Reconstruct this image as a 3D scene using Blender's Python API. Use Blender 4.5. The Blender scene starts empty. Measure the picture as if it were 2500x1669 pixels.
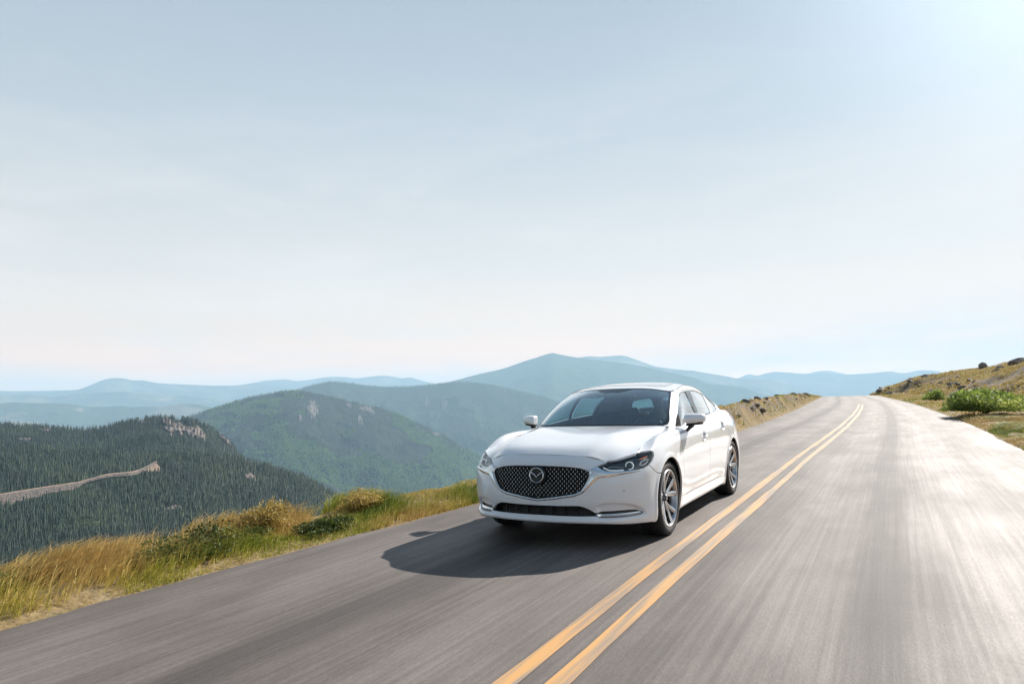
import bpy, bmesh, math, random
import numpy as np
from mathutils import Vector, Matrix
random.seed(7); RNG=np.random.default_rng(7)
sc=bpy.context.scene
# ------------------------------------------------------------------ camera
CAM=np.array([6.618,2.863,1.329]); YAW,PIT,ROLL=math.radians(208.484),math.radians(4.317),math.radians(-1.674); FPX=1745.4
def cam_axes():
    f=np.array([math.cos(PIT)*math.cos(YAW),math.cos(PIT)*math.sin(YAW),math.sin(PIT)])
    r=np.cross(f,[0,0,1]); r/=np.linalg.norm(r); u=np.cross(r,f); c,s=math.cos(ROLL),math.sin(ROLL)
    return r*c+u*s, -r*s+u*c, f
RT,UP,FW=cam_axes()
cd=bpy.data.cameras.new('camera'); cam=bpy.data.objects.new('camera',cd); sc.collection.objects.link(cam)
cd.sensor_width=36; cd.lens=36*FPX/2500; cd.clip_start=.05; cd.clip_end=60000
cam.matrix_world=Matrix([[RT[0],UP[0],-FW[0],CAM[0]],[RT[1],UP[1],-FW[1],CAM[1]],[RT[2],UP[2],-FW[2],CAM[2]],[0,0,0,1]])
sc.camera=cam
HAZE=7.5e-5
# ------------------------------------------------------------------ light
SUN=np.array([-1.63,.45,1.06]); SUN/=np.linalg.norm(SUN)
SEL=math.asin(SUN[2]); SAZ=math.atan2(SUN[0],SUN[1])      # azimuth from +Y, clockwise
w=bpy.data.worlds.new('World'); sc.world=w; w.use_nodes=True
nt=w.node_tree; nt.nodes.clear()
def wn(t,**k):
    n=nt.nodes.new(t)
    for a,b in k.items(): setattr(n,a,b)
    return n
out=wn('ShaderNodeOutputWorld'); bg=wn('ShaderNodeBackground'); sky=wn('ShaderNodeTexSky',sky_type='NISHITA',sun_disc=False)
sky.sun_elevation=SEL; sky.sun_rotation=SAZ; sky.altitude=2500; sky.air_density=1.0; sky.dust_density=1.0; sky.ozone_density=1.2
SKY_STR=.094
bg.inputs['Strength'].default_value=SKY_STR
# thin high cirrus: white veil mixed over the sky by direction
tc=wn('ShaderNodeTexCoord'); mp=wn('ShaderNodeMapping'); mp.inputs['Scale'].default_value=(1.2,1.2,5.5); mp.inputs['Rotation'].default_value=(math.radians(6),math.radians(-7),0)
n1=wn('ShaderNodeTexNoise'); n1.inputs['Scale'].default_value=2.2; n1.inputs['Detail'].default_value=9; n1.inputs['Roughness'].default_value=.6; n1.inputs['Distortion'].default_value=.35
sep=wn('ShaderNodeSeparateXYZ'); nt.links.new(tc.outputs['Generated'],sep.inputs[0])
nt.links.new(tc.outputs['Generated'],mp.inputs[0]); nt.links.new(mp.outputs[0],n1.inputs[0])
r1=wn('ShaderNodeMapRange'); r1.inputs[1].default_value=.44; r1.inputs[2].default_value=.74
nt.links.new(n1.outputs[0],r1.inputs[0])
r2=wn('ShaderNodeMapRange'); r2.inputs[1].default_value=.52; r2.inputs[2].default_value=.02; r2.inputs[3].default_value=0.0; r2.inputs[4].default_value=1.0
r2.interpolation_type='SMOOTHSTEP'
nt.links.new(sep.outputs[2],r2.inputs[0])
mu=wn('ShaderNodeMath',operation='MULTIPLY'); nt.links.new(r1.outputs[0],mu.inputs[0]); nt.links.new(r2.outputs[0],mu.inputs[1])
mu2=wn('ShaderNodeMath',operation='MULTIPLY'); mu2.inputs[1].default_value=.85; mu2.use_clamp=True; nt.links.new(mu.outputs[0],mu2.inputs[0])
hz=wn('ShaderNodeValToRGB'); mr0=wn('ShaderNodeMapRange'); mr0.inputs[1].default_value=-.05; mr0.inputs[2].default_value=.75; nt.links.new(sep.outputs[2],mr0.inputs[0]); nt.links.new(mr0.outputs[0],hz.inputs[0])
e=hz.color_ramp.elements; e[0].position=.06; e[0].color=(20/20,10.6/20,5.2/20,1); e[1].position=1; e[1].color=(.9/20,1.4/20,2.1/20,1)
for p_,c_ in ((.125,(10.0,5.9,3.7)),(.175,(6.8,5.25,4.2)),(.275,(4.95,4.75,4.5)),(.49,(3.3,3.7,4.05)),(.69,(2.5,3.05,3.6)),(.80,(1.1,1.6,2.2))): q=e.new(p_); q.color=(*[v/20 for v in c_],1)
vs=wn('ShaderNodeVectorMath',operation='SCALE'); vs.inputs['Scale'].default_value=20.; nt.links.new(hz.outputs[0],vs.inputs[0])
ds=wn('ShaderNodeVectorMath',operation='DOT_PRODUCT'); ds.inputs[1].default_value=tuple(SUN); nt.links.new(tc.outputs['Generated'],ds.inputs[0]); d1=wn('ShaderNodeMapRange'); d1.inputs[1].default_value=-.6; d1.inputs[2].default_value=.15; d1.inputs[3].default_value=20*.22; d1.inputs[4].default_value=20*.96; d1.interpolation_type='SMOOTHSTEP'; nt.links.new(ds.outputs['Value'],d1.inputs[0])
d2=wn('ShaderNodeMapRange'); d2.inputs[1].default_value=.15; d2.inputs[2].default_value=1.0; d2.inputs[3].default_value=1.; d2.inputs[4].default_value=1.10; nt.links.new(ds.outputs['Value'],d2.inputs[0])
dm=wn('ShaderNodeMath',operation='MULTIPLY'); nt.links.new(d1.outputs[0],dm.inputs[0]); nt.links.new(d2.outputs[0],dm.inputs[1]); pw=wn('ShaderNodeMath',operation='POWER'); pw.use_clamp=True; nt.links.new(ds.outputs['Value'],pw.inputs[0]); pw.inputs[1].default_value=36.; pa=wn('ShaderNodeMath',operation='MULTIPLY_ADD'); nt.links.new(pw.outputs[0],pa.inputs[0]); pa.inputs[1].default_value=1.2; pa.inputs[2].default_value=1.; dm2=wn('ShaderNodeMath',operation='MULTIPLY'); nt.links.new(dm.outputs[0],dm2.inputs[0]); nt.links.new(pa.outputs[0],dm2.inputs[1]); nt.links.new(dm2.outputs[0],vs.inputs['Scale'])   # brighter air round the sun
m0=wn('ShaderNodeMix',data_type='RGBA'); m0.inputs[0].default_value=.97; nt.links.new(sky.outputs[0],m0.inputs[6]); nt.links.new(vs.outputs[0],m0.inputs[7])   # hazy mountain air: paler than the clean-air model
mx=wn('ShaderNodeMix',data_type='RGBA'); mx.inputs[7].default_value=(5.7,5.5,5.3,1)
nt.links.new(mu2.outputs[0],mx.inputs[0]); nt.links.new(m0.outputs[2],mx.inputs[6]); nt.links.new(mx.outputs[2],bg.inputs[0])
nt.links.new(bg.outputs[0],out.inputs[0])
sl=bpy.data.lights.new('sun','SUN'); sun=bpy.data.objects.new('sun',sl); sc.collection.objects.link(sun)
sl.energy=5.0; sl.angle=math.radians(.53); sl.color=(1,.94,.86)
sun.rotation_euler=Vector((-SUN[0],-SUN[1],-SUN[2])).to_track_quat('-Z','Y').to_euler()
sc.view_settings.view_transform='Standard'; sc.view_settings.look='None'; sc.view_settings.exposure=.90; sc.view_settings.gamma=1
sc.cycles.max_bounces=10; sc.cycles.transparent_max_bounces=16; sc.cycles.volume_bounces=1; sc.cycles.diffuse_bounces=3; sc.cycles.glossy_bounces=4
sc.cycles.use_denoising=True; sc.cycles.sample_clamp_indirect=4; sc.cycles.use_light_tree=False
# ------------------------------------------------------------------ materials
MATS={}
def mat(name,col=(.8,.8,.8),rough=.5,metal=0.,coat=0.,spec=.5,noise=None,bump=None,emit=None,alpha=None,trans=None,flake=None):
    """noise=(scale,amount[,stretch xyz]) varies the colour; bump=(scale,strength,dist)"""
    if name in MATS: return MATS[name]
    m=bpy.data.materials.new(name); m.use_nodes=True; t=m.node_tree; b=t.nodes['Principled BSDF']
    b.inputs['Base Color'].default_value=(*col,1); b.inputs['Roughness'].default_value=rough; b.inputs['Metallic'].default_value=metal
    b.inputs['Coat Weight'].default_value=coat; b.inputs['Coat Roughness'].default_value=.03; b.inputs['Specular IOR Level'].default_value=spec
    g=t.nodes.new('ShaderNodeTexCoord')
    if noise:
        mpn=t.nodes.new('ShaderNodeMapping'); t.links.new(g.outputs['Object'],mpn.inputs[0])
        if len(noise)>2: mpn.inputs['Scale'].default_value=noise[2]
        nn=t.nodes.new('ShaderNodeTexNoise'); nn.inputs['Scale'].default_value=noise[0]; nn.inputs['Detail'].default_value=6; t.links.new(mpn.outputs[0],nn.inputs[0])
        rp=t.nodes.new('ShaderNodeValToRGB'); t.links.new(nn.outputs[0],rp.inputs[0])
        a=noise[1]; rp.color_ramp.elements[0].position=.3; rp.color_ramp.elements[1].position=.7
        rp.color_ramp.elements[0].color=(*[max(0,c*(1-a)) for c in col],1); rp.color_ramp.elements[1].color=(*[min(1,c*(1+a)) for c in col],1)
        t.links.new(rp.outputs[0],b.inputs['Base Color'])
    if bump:
        nb=t.nodes.new('ShaderNodeTexNoise'); nb.inputs['Scale'].default_value=bump[0]; nb.inputs['Detail'].default_value=5; t.links.new(g.outputs['Object'],nb.inputs[0])
        bb=t.nodes.new('ShaderNodeBump'); bb.inputs['Strength'].default_value=bump[1]; bb.inputs['Distance'].default_value=bump[2]
        t.links.new(nb.outputs[0],bb.inputs['Height']); t.links.new(bb.outputs[0],b.inputs['Normal'])
    if emit: b.inputs['Emission Color'].default_value=(*emit[0],1); b.inputs['Emission Strength'].default_value=emit[1]
    MATS[name]=m; return m
def thin_glass(name,tint,refl=1.0,rough=0.0):
    m=bpy.data.materials.new(name); m.use_nodes=True; t=m.node_tree; t.nodes.clear()
    o=t.nodes.new('ShaderNodeOutputMaterial'); mix=t.nodes.new('ShaderNodeMixShader'); tr=t.nodes.new('ShaderNodeBsdfTransparent'); gl=t.nodes.new('ShaderNodeBsdfGlossy')
    ge=t.nodes.new('ShaderNodeNewGeometry'); dt=t.nodes.new('ShaderNodeVectorMath'); dt.operation='DOT_PRODUCT'; t.links.new(ge.outputs['Normal'],dt.inputs[0]); t.links.new(ge.outputs['Incoming'],dt.inputs[1])
    def M_(op,a,b=None):
        n=t.nodes.new('ShaderNodeMath'); n.operation=op
        for i_,v in enumerate((a,b)):
            if v is None: continue
            if isinstance(v,(int,float)): n.inputs[i_].default_value=v
            else: t.links.new(v,n.inputs[i_])
        return n.outputs[0]
    f=M_('POWER',M_('SUBTRACT',1.0,M_('ABSOLUTE',dt.outputs['Value'])),5.0); f=M_('ADD',M_('MULTIPLY',f,.94),.06)      # two-sided Fresnel of a thin pane
    mm=t.nodes.new('ShaderNodeMath'); mm.operation='MULTIPLY'; mm.use_clamp=True; mm.inputs[1].default_value=refl; t.links.new(f,mm.inputs[0])
    tr.inputs[0].default_value=(*tint,1); gl.inputs['Roughness'].default_value=rough; gl.inputs[0].default_value=(1,1,1,1)
    t.links.new(mm.outputs[0],mix.inputs[0]); t.links.new(tr.outputs[0],mix.inputs[1]); t.links.new(gl.outputs[0],mix.inputs[2]); t.links.new(mix.outputs[0],o.inputs[0])
    MATS[name]=m; return m
# ------------------------------------------------------------------ object helpers
def tag(o,label=None,cat=None,group=None,kind=None):
    if label: o['label']=label
    if cat: o['category']=cat
    if group: o['group']=group
    if kind: o['kind']=kind
    return o
def empty(name,loc=(0,0,0)):
    o=bpy.data.objects.new(name,None); sc.collection.objects.link(o); o.location=loc; o.empty_display_size=.2; return o
def mesh_np(name,V,T,m,N=None,parent=None,smooth=True,mats=None,midx=None):
    """link a triangle (or quad) soup as one mesh object; V in world/parent space"""
    V=np.asarray(V,dtype=np.float32); T=np.asarray(T,dtype=np.int32); k=T.shape[1]
    me=bpy.data.meshes.new(name); me.vertices.add(len(V)); me.vertices.foreach_set('co',V.ravel())
    me.loops.add(T.size); me.loops.foreach_set('vertex_index',T.ravel())
    me.polygons.add(len(T)); me.polygons.foreach_set('loop_start',np.arange(0,T.size,k,dtype=np.int32)); me.polygons.foreach_set('loop_total',np.full(len(T),k,dtype=np.int32))
    if smooth: me.polygons.foreach_set('use_smooth',np.ones(len(T),dtype=bool))
    for mm in (mats or [m]): me.materials.append(mm)
    if midx is not None: me.polygons.foreach_set('material_index',np.asarray(midx,dtype=np.int32))
    me.update(); me.validate()
    if N is not None and len(me.vertices)==len(N): me.normals_split_custom_set_from_vertices([tuple(n) for n in N.tolist()])
    o=bpy.data.objects.new(name,me); sc.collection.objects.link(o)
    if parent: o.parent=parent
    return o
class MB:
    """collects primitive shapes into one mesh"""
    def __init__(s): s.bm=bmesh.new()
    def box(s,c,d,rot=None,bev=.0):
        r=bmesh.ops.create_cube(s.bm,size=1); vs=r['verts']
        M=Matrix.Translation(Vector(c))@(rot.to_4x4() if rot is not None else Matrix.Identity(4))@Matrix.Diagonal((*d,1))
        bmesh.ops.transform(s.bm,matrix=M,verts=vs)
        if bev>0:
            es=list({e for v in vs for e in v.link_edges}); bmesh.ops.bevel(s.bm,geom=es,offset=bev,segments=3,profile=.5,affect='EDGES')
        return s
    def tube(s,pts,rad,n=10,close=False,flat=1.0):
        pts=[Vector(p) for p in pts]; rads=rad if hasattr(rad,'__len__') else [rad]*len(pts); rings=[]
        up=Vector((0,0,1)); N=len(pts)
        for i,p in enumerate(pts):
            a=pts[(i-1)%N] if (close or i>0) else p; b=pts[(i+1)%N] if (close or i<N-1) else p
            d=(b-a).normalized(); u=up if abs(d.dot(up))<.95 else Vector((0,1,0)); x=d.cross(u).normalized(); y=x.cross(d).normalized()
            rings.append([s.bm.verts.new(p+(x*math.cos(t)*flat+y*math.sin(t))*rads[i]) for t in [2*math.pi*j/n for j in range(n)]])
        for i in range(N if close else N-1):
            A,B=rings[i],rings[(i+1)%N]
            for j in range(n): s.bm.faces.new((A[j],A[(j+1)%n],B[(j+1)%n],B[j]))
        if not close: s.bm.faces.new(rings[0]); s.bm.faces.new(rings[-1][::-1])
        return s
    def lathe(s,prof,c=(0,0,0),axis='Y',n=64,a0=0,a1=2*math.pi):
        """prof: list of (radius, offset along the axis)"""
        full=abs(a1-a0-2*math.pi)<1e-6; K=n if full else n+1; rings=[]
        for r,h in prof:
            ring=[]
            for j in range(K):
                t=a0+(a1-a0)*j/n; p=Vector((r*math.cos(t),h,r*math.sin(t))) if axis=='Y' else (Vector((h,r*math.cos(t),r*math.sin(t))) if axis=='X' else Vector((r*math.cos(t),r*math.sin(t),h)))
                ring.append(s.bm.verts.new(p+Vector(c)))
            rings.append(ring)
        for A,B in zip(rings,rings[1:]):
            for j in range(n): s.bm.faces.new((A[j],A[(j+1)%K],B[(j+1)%K],B[j]))
        return s
    def loft(s,secs,cap=True):
        R=[[s.bm.verts.new(Vector(p)) for p in sec] for sec in secs]; n=len(R[0])
        for A,B in zip(R,R[1:]):
            for j in range(n): s.bm.faces.new((A[j],A[(j+1)%n],B[(j+1)%n],B[j]))
        if cap: s.bm.faces.new(R[0][::-1]); s.bm.faces.new(R[-1])
        return s
    def prism(s,poly,fn,d):
        """poly of 2D points placed with fn(p,depth) at depths 0 and d"""
        A=[s.bm.verts.new(Vector(fn(p,0))) for p in poly]; B=[s.bm.verts.new(Vector(fn(p,d))) for p in poly]; n=len(poly)
        s.bm.faces.new(A); s.bm.faces.new(B[::-1])
        for i in range(n): s.bm.faces.new((A[i],B[i],B[(i+1)%n],A[(i+1)%n]))
        return s
    def build(s,name,m,parent=None,smooth=True,sub=0,angle=35):
        bmesh.ops.recalc_face_normals(s.bm,faces=s.bm.faces[:])
        me=bpy.data.meshes.new(name); s.bm.to_mesh(me); s.bm.free()
        for mm in (m if isinstance(m,(list,tuple)) else [m]): me.materials.append(mm)
        if smooth:
            me.polygons.foreach_set('use_smooth',np.ones(len(me.polygons),dtype=bool)); me.set_sharp_from_angle(angle=math.radians(angle))
        o=bpy.data.objects.new(name,me); sc.collection.objects.link(o)
        if parent: o.parent=parent
        if sub:
            md=o.modifiers.new('sub','SUBSURF'); md.levels=sub; md.render_levels=sub
        return o
def at(px,dist):
    """a point of the place seen at photograph pixel px (2500 wide), dist metres away along the ground"""
    d=RT*(px[0]-1250)/FPX-UP*(px[1]-834.5)/FPX+FW; d=d/np.linalg.norm(d[:2]); return CAM+d*dist
def sstep(a,b,x):
    t=np.clip((x-a)/(b-a),0,1); return t*t*(3-2*t)
# ---------- spline helpers ----------
def cubic(k, y, q):
    """natural cubic interpolation of y (n,...) at knots k, evaluated at q"""
    k=np.asarray(k,float); y=np.asarray(y,float); q=np.asarray(q,float)
    n=len(k); h=np.diff(k); A=np.eye(n); r=np.zeros((n,)+y.shape[1:])
    for i in range(1,n-1):
        A[i,i-1]=h[i-1]; A[i,i]=2*(h[i-1]+h[i]); A[i,i+1]=h[i]
        r[i]=6*((y[i+1]-y[i])/h[i]-(y[i]-y[i-1])/h[i-1])
    m=np.linalg.solve(A,r.reshape(n,-1)).reshape(y.shape)
    i=np.clip(np.searchsorted(k,q)-1,0,n-2); t=q-k[i]; H=h[i]
    sh=(len(q),)+(1,)*(y.ndim-1); t=t.reshape(sh); H=H.reshape(sh)
    return m[i]*(H-t)**3/(6*H)+m[i+1]*t**3/(6*H)+(y[i]/H-m[i]*H/6)*(H-t)+(y[i+1]/H-m[i+1]*H/6)*t
def knots(net, axis):
    d=np.linalg.norm(np.diff(net,axis=axis),axis=2).mean(axis=1-axis)
    return np.concatenate([[0],np.cumsum(d)])
class Net:
    def __init__(s, net, symu=False):
        s.net=np.array(net,float); s.uk=knots(s.net,0); s.vk=knots(s.net,1); s.sym=symu
    def ev(s,uq,vq):
        n=s.net; uk=s.uk
        if s.sym:   # mirror the first columns across y=0 so that the surface is smooth there
            m=n[3:0:-1].copy(); m[:,:,1]*=-1; n=np.concatenate([m,n]); uk=np.concatenate([-uk[3:0:-1],uk])
            m=n[-2:-4:-1].copy(); m[:,:,1]*=-1
            if abs(s.net[-1,0,1])<1e-6: n=np.concatenate([n,m]); uk=np.concatenate([uk,2*uk[-1]-uk[-2:-4:-1]])
        a=cubic(uk,n,uq); return cubic(s.vk,a.transpose(1,0,2),vq).transpose(1,0,2)
# ---------- flank ----------
def side(x,T,w=(.84,.860,.872,.872,.886,.903,.915,.919,.908,.868),z=(.17,.185,.225,.285,.36,.46,.58,.72,.86,.94)):
    return [(x,w[i],z[i]) for i in range(10)]+[(x,T[0],T[1])]
def front(y,xs,zs,T): return [(x,y,z) for x,z in zip(xs,zs)]+[T]
ZF=(.225,.232,.262,.298,.375,.432,.54,.64,.715,.762)
FL=[
 front(0,(.90,.965,.973,.958,.960,.962,.957,.945,.925,.898),ZF,(.862,0,.800)),
 front(.2,(.892,.957,.965,.949,.951,.953,.948,.937,.917,.890),ZF,(.855,.2,.797)),
 front(.4,(.86,.922,.932,.908,.916,.920,.915,.906,.885,.857),(.224,.231,.261,.298,.375,.435,.54,.64,.71,.752),(.822,.4,.786)),
 front(.545,(.81,.868,.880,.845,.862,.872,.868,.852,.818,.785),(.22,.228,.259,.30,.375,.44,.54,.64,.697,.728),(.757,.552,.750)),
 front(.68,(.74,.785,.798,.755,.775,.787,.785,.765,.718,.680),(.213,.221,.256,.30,.375,.45,.55,.64,.70,.738),(.645,.680,.764)),
 [(.62,.765,.203),(.645,.778,.211),(.66,.788,.250),(.640,.786,.302),(.668,.786,.378),(.684,.784,.455),(.684,.784,.553),(.668,.782,.645),(.625,.778,.712),(.582,.774,.757),(.540,.769,.794)],
 [(.44,.85,.192),(.455,.862,.202),(.47,.872,.245),(.48,.872,.308),(.49,.871,.385),(.50,.869,.46),(.50,.867,.56),(.487,.864,.655),(.445,.858,.735),(.395,.838,.802),(.345,.755,.836)],
 [(.25,.87,.182),(.255,.885,.195),(.26,.898,.24),(.26,.903,.305),(.26,.905,.385),(.26,.906,.47),(.255,.907,.57),(.25,.905,.67),(.24,.892,.775),(.20,.845,.880),(.13,.750,.877)],
 [(.0,.87,.175),(.0,.88,.19),(.0,.90,.235),(.0,.912,.30),(.0,.918,.38),(.0,.920,.47),(.0,.921,.58),(.0,.919,.69),(.0,.902,.81),(-.01,.845,.925),(-.05,.752,.902)],
 [(-.28,.855,.17),(-.28,.872,.185),(-.28,.885,.23),(-.28,.900,.295),(-.28,.910,.38),(-.28,.917,.47),(-.28,.920,.58),(-.28,.919,.70),(-.28,.903,.83),(-.28,.850,.938),(-.27,.752,.925)],
 [(-.55,.845,.17),(-.55,.865,.185),(-.55,.874,.227),(-.55,.880,.29),(-.55,.892,.37),(-.55,.905,.465),(-.55,.915,.58),(-.55,.918,.71),(-.55,.904,.845),(-.55,.855,.935),(-.555,.752,.966)],
 side(-1.0,(.800,.985)), side(-1.6,(.803,1.020)),
 side(-2.2,(.785,1.045),z=(.17,.185,.225,.285,.36,.46,.58,.72,.865,.955)),
 [(-2.55,.845,.17),(-2.55,.865,.185),(-2.55,.878,.227),(-2.55,.888,.29),(-2.55,.900,.37),(-2.55,.912,.465),(-2.55,.919,.58),(-2.55,.920,.72),(-2.55,.908,.865),(-2.55,.868,.965),(-2.55,.755,1.058)],
 [(-2.83,.86,.17),(-2.83,.875,.185),(-2.83,.888,.23),(-2.83,.90,.295),(-2.83,.912,.38),(-2.83,.918,.47),(-2.83,.921,.58),(-2.83,.918,.70),(-2.83,.900,.845),(-2.83,.855,.955),(-2.83,.735,1.064)],
 [(-3.1,.86,.18),(-3.1,.872,.195),(-3.1,.885,.24),(-3.1,.895,.30),(-3.1,.905,.38),(-3.1,.911,.47),(-3.1,.910,.58),(-3.1,.902,.70),(-3.1,.878,.84),(-3.1,.828,.955),(-3.1,.712,1.062)],
 [(-3.38,.83,.20),(-3.38,.842,.215),(-3.38,.855,.26),(-3.38,.868,.32),(-3.38,.876,.40),(-3.38,.880,.48),(-3.38,.876,.58),(-3.38,.864,.70),(-3.38,.838,.84),(-3.38,.79,.955),(-3.38,.695,1.052)],
 [(-3.64,.72,.22),(-3.66,.74,.235),(-3.67,.765,.27),(-3.675,.78,.33),(-3.68,.785,.41),(-3.68,.785,.49),(-3.67,.785,.59),(-3.655,.78,.70),(-3.63,.765,.84),(-3.61,.735,.95),(-3.60,.665,1.043)],
 [(-3.78,.54,.24),(-3.81,.56,.25),(-3.83,.58,.28),(-3.84,.59,.34),(-3.85,.59,.42),(-3.85,.59,.50),(-3.83,.59,.60),(-3.81,.585,.71),(-3.79,.57,.84),(-3.77,.54,.95),(-3.76,.50,1.04)],
 [(-3.84,.28,.25),(-3.87,.29,.26),(-3.895,.29,.29),(-3.90,.29,.35),(-3.91,.29,.43),(-3.91,.29,.51),(-3.89,.29,.60),(-3.865,.29,.71),(-3.845,.28,.84),(-3.83,.27,.96),(-3.82,.25,1.045)],
 [(-3.86,.0,.25),(-3.89,.0,.26),(-3.91,.0,.29),(-3.92,.0,.35),(-3.93,.0,.43),(-3.93,.0,.51),(-3.91,.0,.60),(-3.885,.0,.71),(-3.86,.0,.84),(-3.845,.0,.96),(-3.835,.0,1.048)],
]
flank=Net(FL,True)
SU=np.concatenate([[0],np.cumsum(np.linalg.norm(np.diff(np.array(FL)[:,6],axis=0),axis=1))])  # arc length at row 6
# ---------- greenhouse ----------
GB=[(-.40,0,.985),(-.415,.30,.985),(-.47,.55,.983),(-.56,.715,.975),(-.66,.79,.958),(-.95,.800,.975),(-1.6,.803,1.015),(-2.2,.785,1.040),(-2.55,.755,1.053),(-2.9,.728,1.06),(-3.18,.695,1.058),(-3.38,.58,1.068),(-3.47,.30,1.085),(-3.49,0,1.09)]
GT=[(-1.10,0,1.378),(-1.11,.25,1.374),(-1.15,.45,1.358),(-1.215,.585,1.334),(-1.27,.622,1.335),(-1.50,.618,1.372),(-1.85,.610,1.392),(-2.25,.600,1.366),(-2.6,.585,1.315),(-2.85,.570,1.255),(-3.00,.545,1.215),(-2.98,.42,1.245),(-2.92,.2,1.282),(-2.90,0,1.290)]
GN=[]
for i,(b,t) in enumerate(zip(GB,GT)):
    b=np.array(b);t=np.array(t); col=[]
    k=min(1,max(0,(i-2.5)/2)) if i<8 else max(0,(11-i)/3)   # 1 on the side
    out=np.array([0,1,0])*k*.022+(np.array([.035,0,.03])*(1-k) if i<7 else np.array([-.02,0,.03])*(1-k))
    for s in (0,.25,.5,.75,1): col.append(b+(t-b)*s+out*4*s*(1-s)*(1 if 1 else 0))
    GN.append(col)
green=Net(GN,True)
# ---------- hood ---------- columns front->back (5), rows y centre->edge
HN=[
 [(.864,0,.802),(.857,.2,.799),(.824,.4,.788),(.790,.485,.774),(.733,.580,.744),(.645,.682,.766),(.541,.769,.796)],
 [(.77,0,.852),(.765,.2,.849),(.735,.38,.843),(.695,.475,.835),(.645,.570,.806),(.55,.682,.800),(.44,.762,.820)],
 [(.60,0,.895),(.597,.2,.894),(.575,.37,.895),(.545,.475,.888),(.490,.575,.866),(.40,.680,.844),(.28,.755,.849)],
 [(.33,0,.936),(.33,.2,.937),(.315,.37,.940),(.295,.485,.938),(.245,.590,.905),(.17,.680,.882),(.08,.752,.884)],
 [(.03,0,.966),(.03,.2,.967),(.025,.37,.970),(.01,.50,.968),(-.03,.605,.946),(-.08,.685,.920),(-.12,.750,.904)],
 [(-.22,0,.984),(-.22,.2,.985),(-.23,.37,.986),(-.25,.515,.984),(-.29,.62,.968),(-.33,.69,.945),(-.36,.738,.926)],
 [(-.385,0,.992),(-.39,.2,.992),(-.41,.37,.991),(-.44,.525,.989),(-.49,.63,.984),(-.525,.69,.977),(-.545,.735,.967)],
]
HN=np.array(HN).transpose(1,0,2)   # u = across (so the symmetric mirror works), v = along
hood=Net(HN,True)
# cowl / fender top behind the hood edge is covered by flank
# ---------- roof ----------
RX=[None,-1.35,-1.6,-1.9,-2.2,-2.5,None]
gt=np.array(GT)
def edge(x):
    xs=-gt[3:11,0];return np.array([np.interp(-x,xs,gt[3:11,1]),np.interp(-x,xs,gt[3:11,2])])
RC={-1.35:1.412,-1.6:1.434,-1.9:1.447,-2.2:1.441,-2.5:1.410}
RN=[]
fr=(0,.42,.78,1.0)
cols=[[gt[0],gt[1]*.9+gt[2]*.1,gt[2],gt[3]]]
for x in (-1.35,-1.6,-1.9,-2.2,-2.5):
    ye,ze=edge(x); zc=RC[x]
    cols.append([np.array((x,ye*f,zc-(zc-ze)*f**2.6)) for f in fr])
cols.append([np.array((-2.74,0,1.352)),np.array((-2.76,.24,1.345)),np.array((-2.8,.45,1.315)),np.array((-2.85,.57,1.255))])
cols.append([gt[13],gt[12],gt[11],gt[10]])
RN=np.array(cols).transpose(1,0,2)
roof=Net(RN,True)
# ---------- boot lid ----------
TN=[
 [(-3.40,0,1.075),(-3.38,.3,1.07),(-3.30,.55,1.062),(-3.15,.690,1.060)],
 [(-3.60,0,1.088),(-3.60,.3,1.085),(-3.52,.52,1.075),(-3.38,.690,1.052)],
 [(-3.76,0,1.075),(-3.75,.27,1.072),(-3.70,.48,1.062),(-3.60,.660,1.043)],
 [(-3.835,0,1.048),(-3.82,.25,1.045),(-3.76,.50,1.040),(-3.68,.60,1.040)],
]
TN=np.array(TN).transpose(1,0,2)
boot=Net(TN,True)
# ================================================================== the car: dense panels clipped out of spline surfaces
class Patch:
    def __init__(s,V,N,A,T): s.V,s.N,s.A,s.T=V,N,A,T      # A = parameters (u,z or u,v)
def vnormals(V,T):
    f=np.cross(V[T[:,1]]-V[T[:,0]],V[T[:,2]]-V[T[:,0]]); N=np.zeros_like(V)
    for i in range(3): np.add.at(N,T[:,i],f)
    return N/np.maximum(np.linalg.norm(N,axis=1,keepdims=True),1e-12)
def grid_tris(a,b,flip=False):
    i=np.arange(a*b).reshape(a,b); A,B,C,D=i[:-1,:-1].ravel(),i[1:,:-1].ravel(),i[1:,1:].ravel(),i[:-1,1:].ravel()
    T=np.concatenate([np.stack([A,B,C],1),np.stack([A,C,D],1)]); return T[:,::-1].copy() if flip else T
def make_patch(net,uq,vq,third='v',disp=None,outward=None):
    S=net.ev(uq,vq); V=S.reshape(-1,3); T=grid_tris(len(uq),len(vq)); N=vnormals(V,T)
    c=outward if outward is not None else np.array([-1.4,0,.5])
    if ((V-c)*N).sum()<0: T=T[:,::-1].copy(); N=-N
    U,W=np.meshgrid(uq,vq,indexing='ij'); A=np.stack([U.ravel(),V[:,2] if third=='z' else W.ravel(),W.ravel()],1)
    if disp is not None:
        V=V+N*disp(A,V)[:,None]; N=vnormals(V,T)
    return Patch(V,N,A,T)
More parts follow.
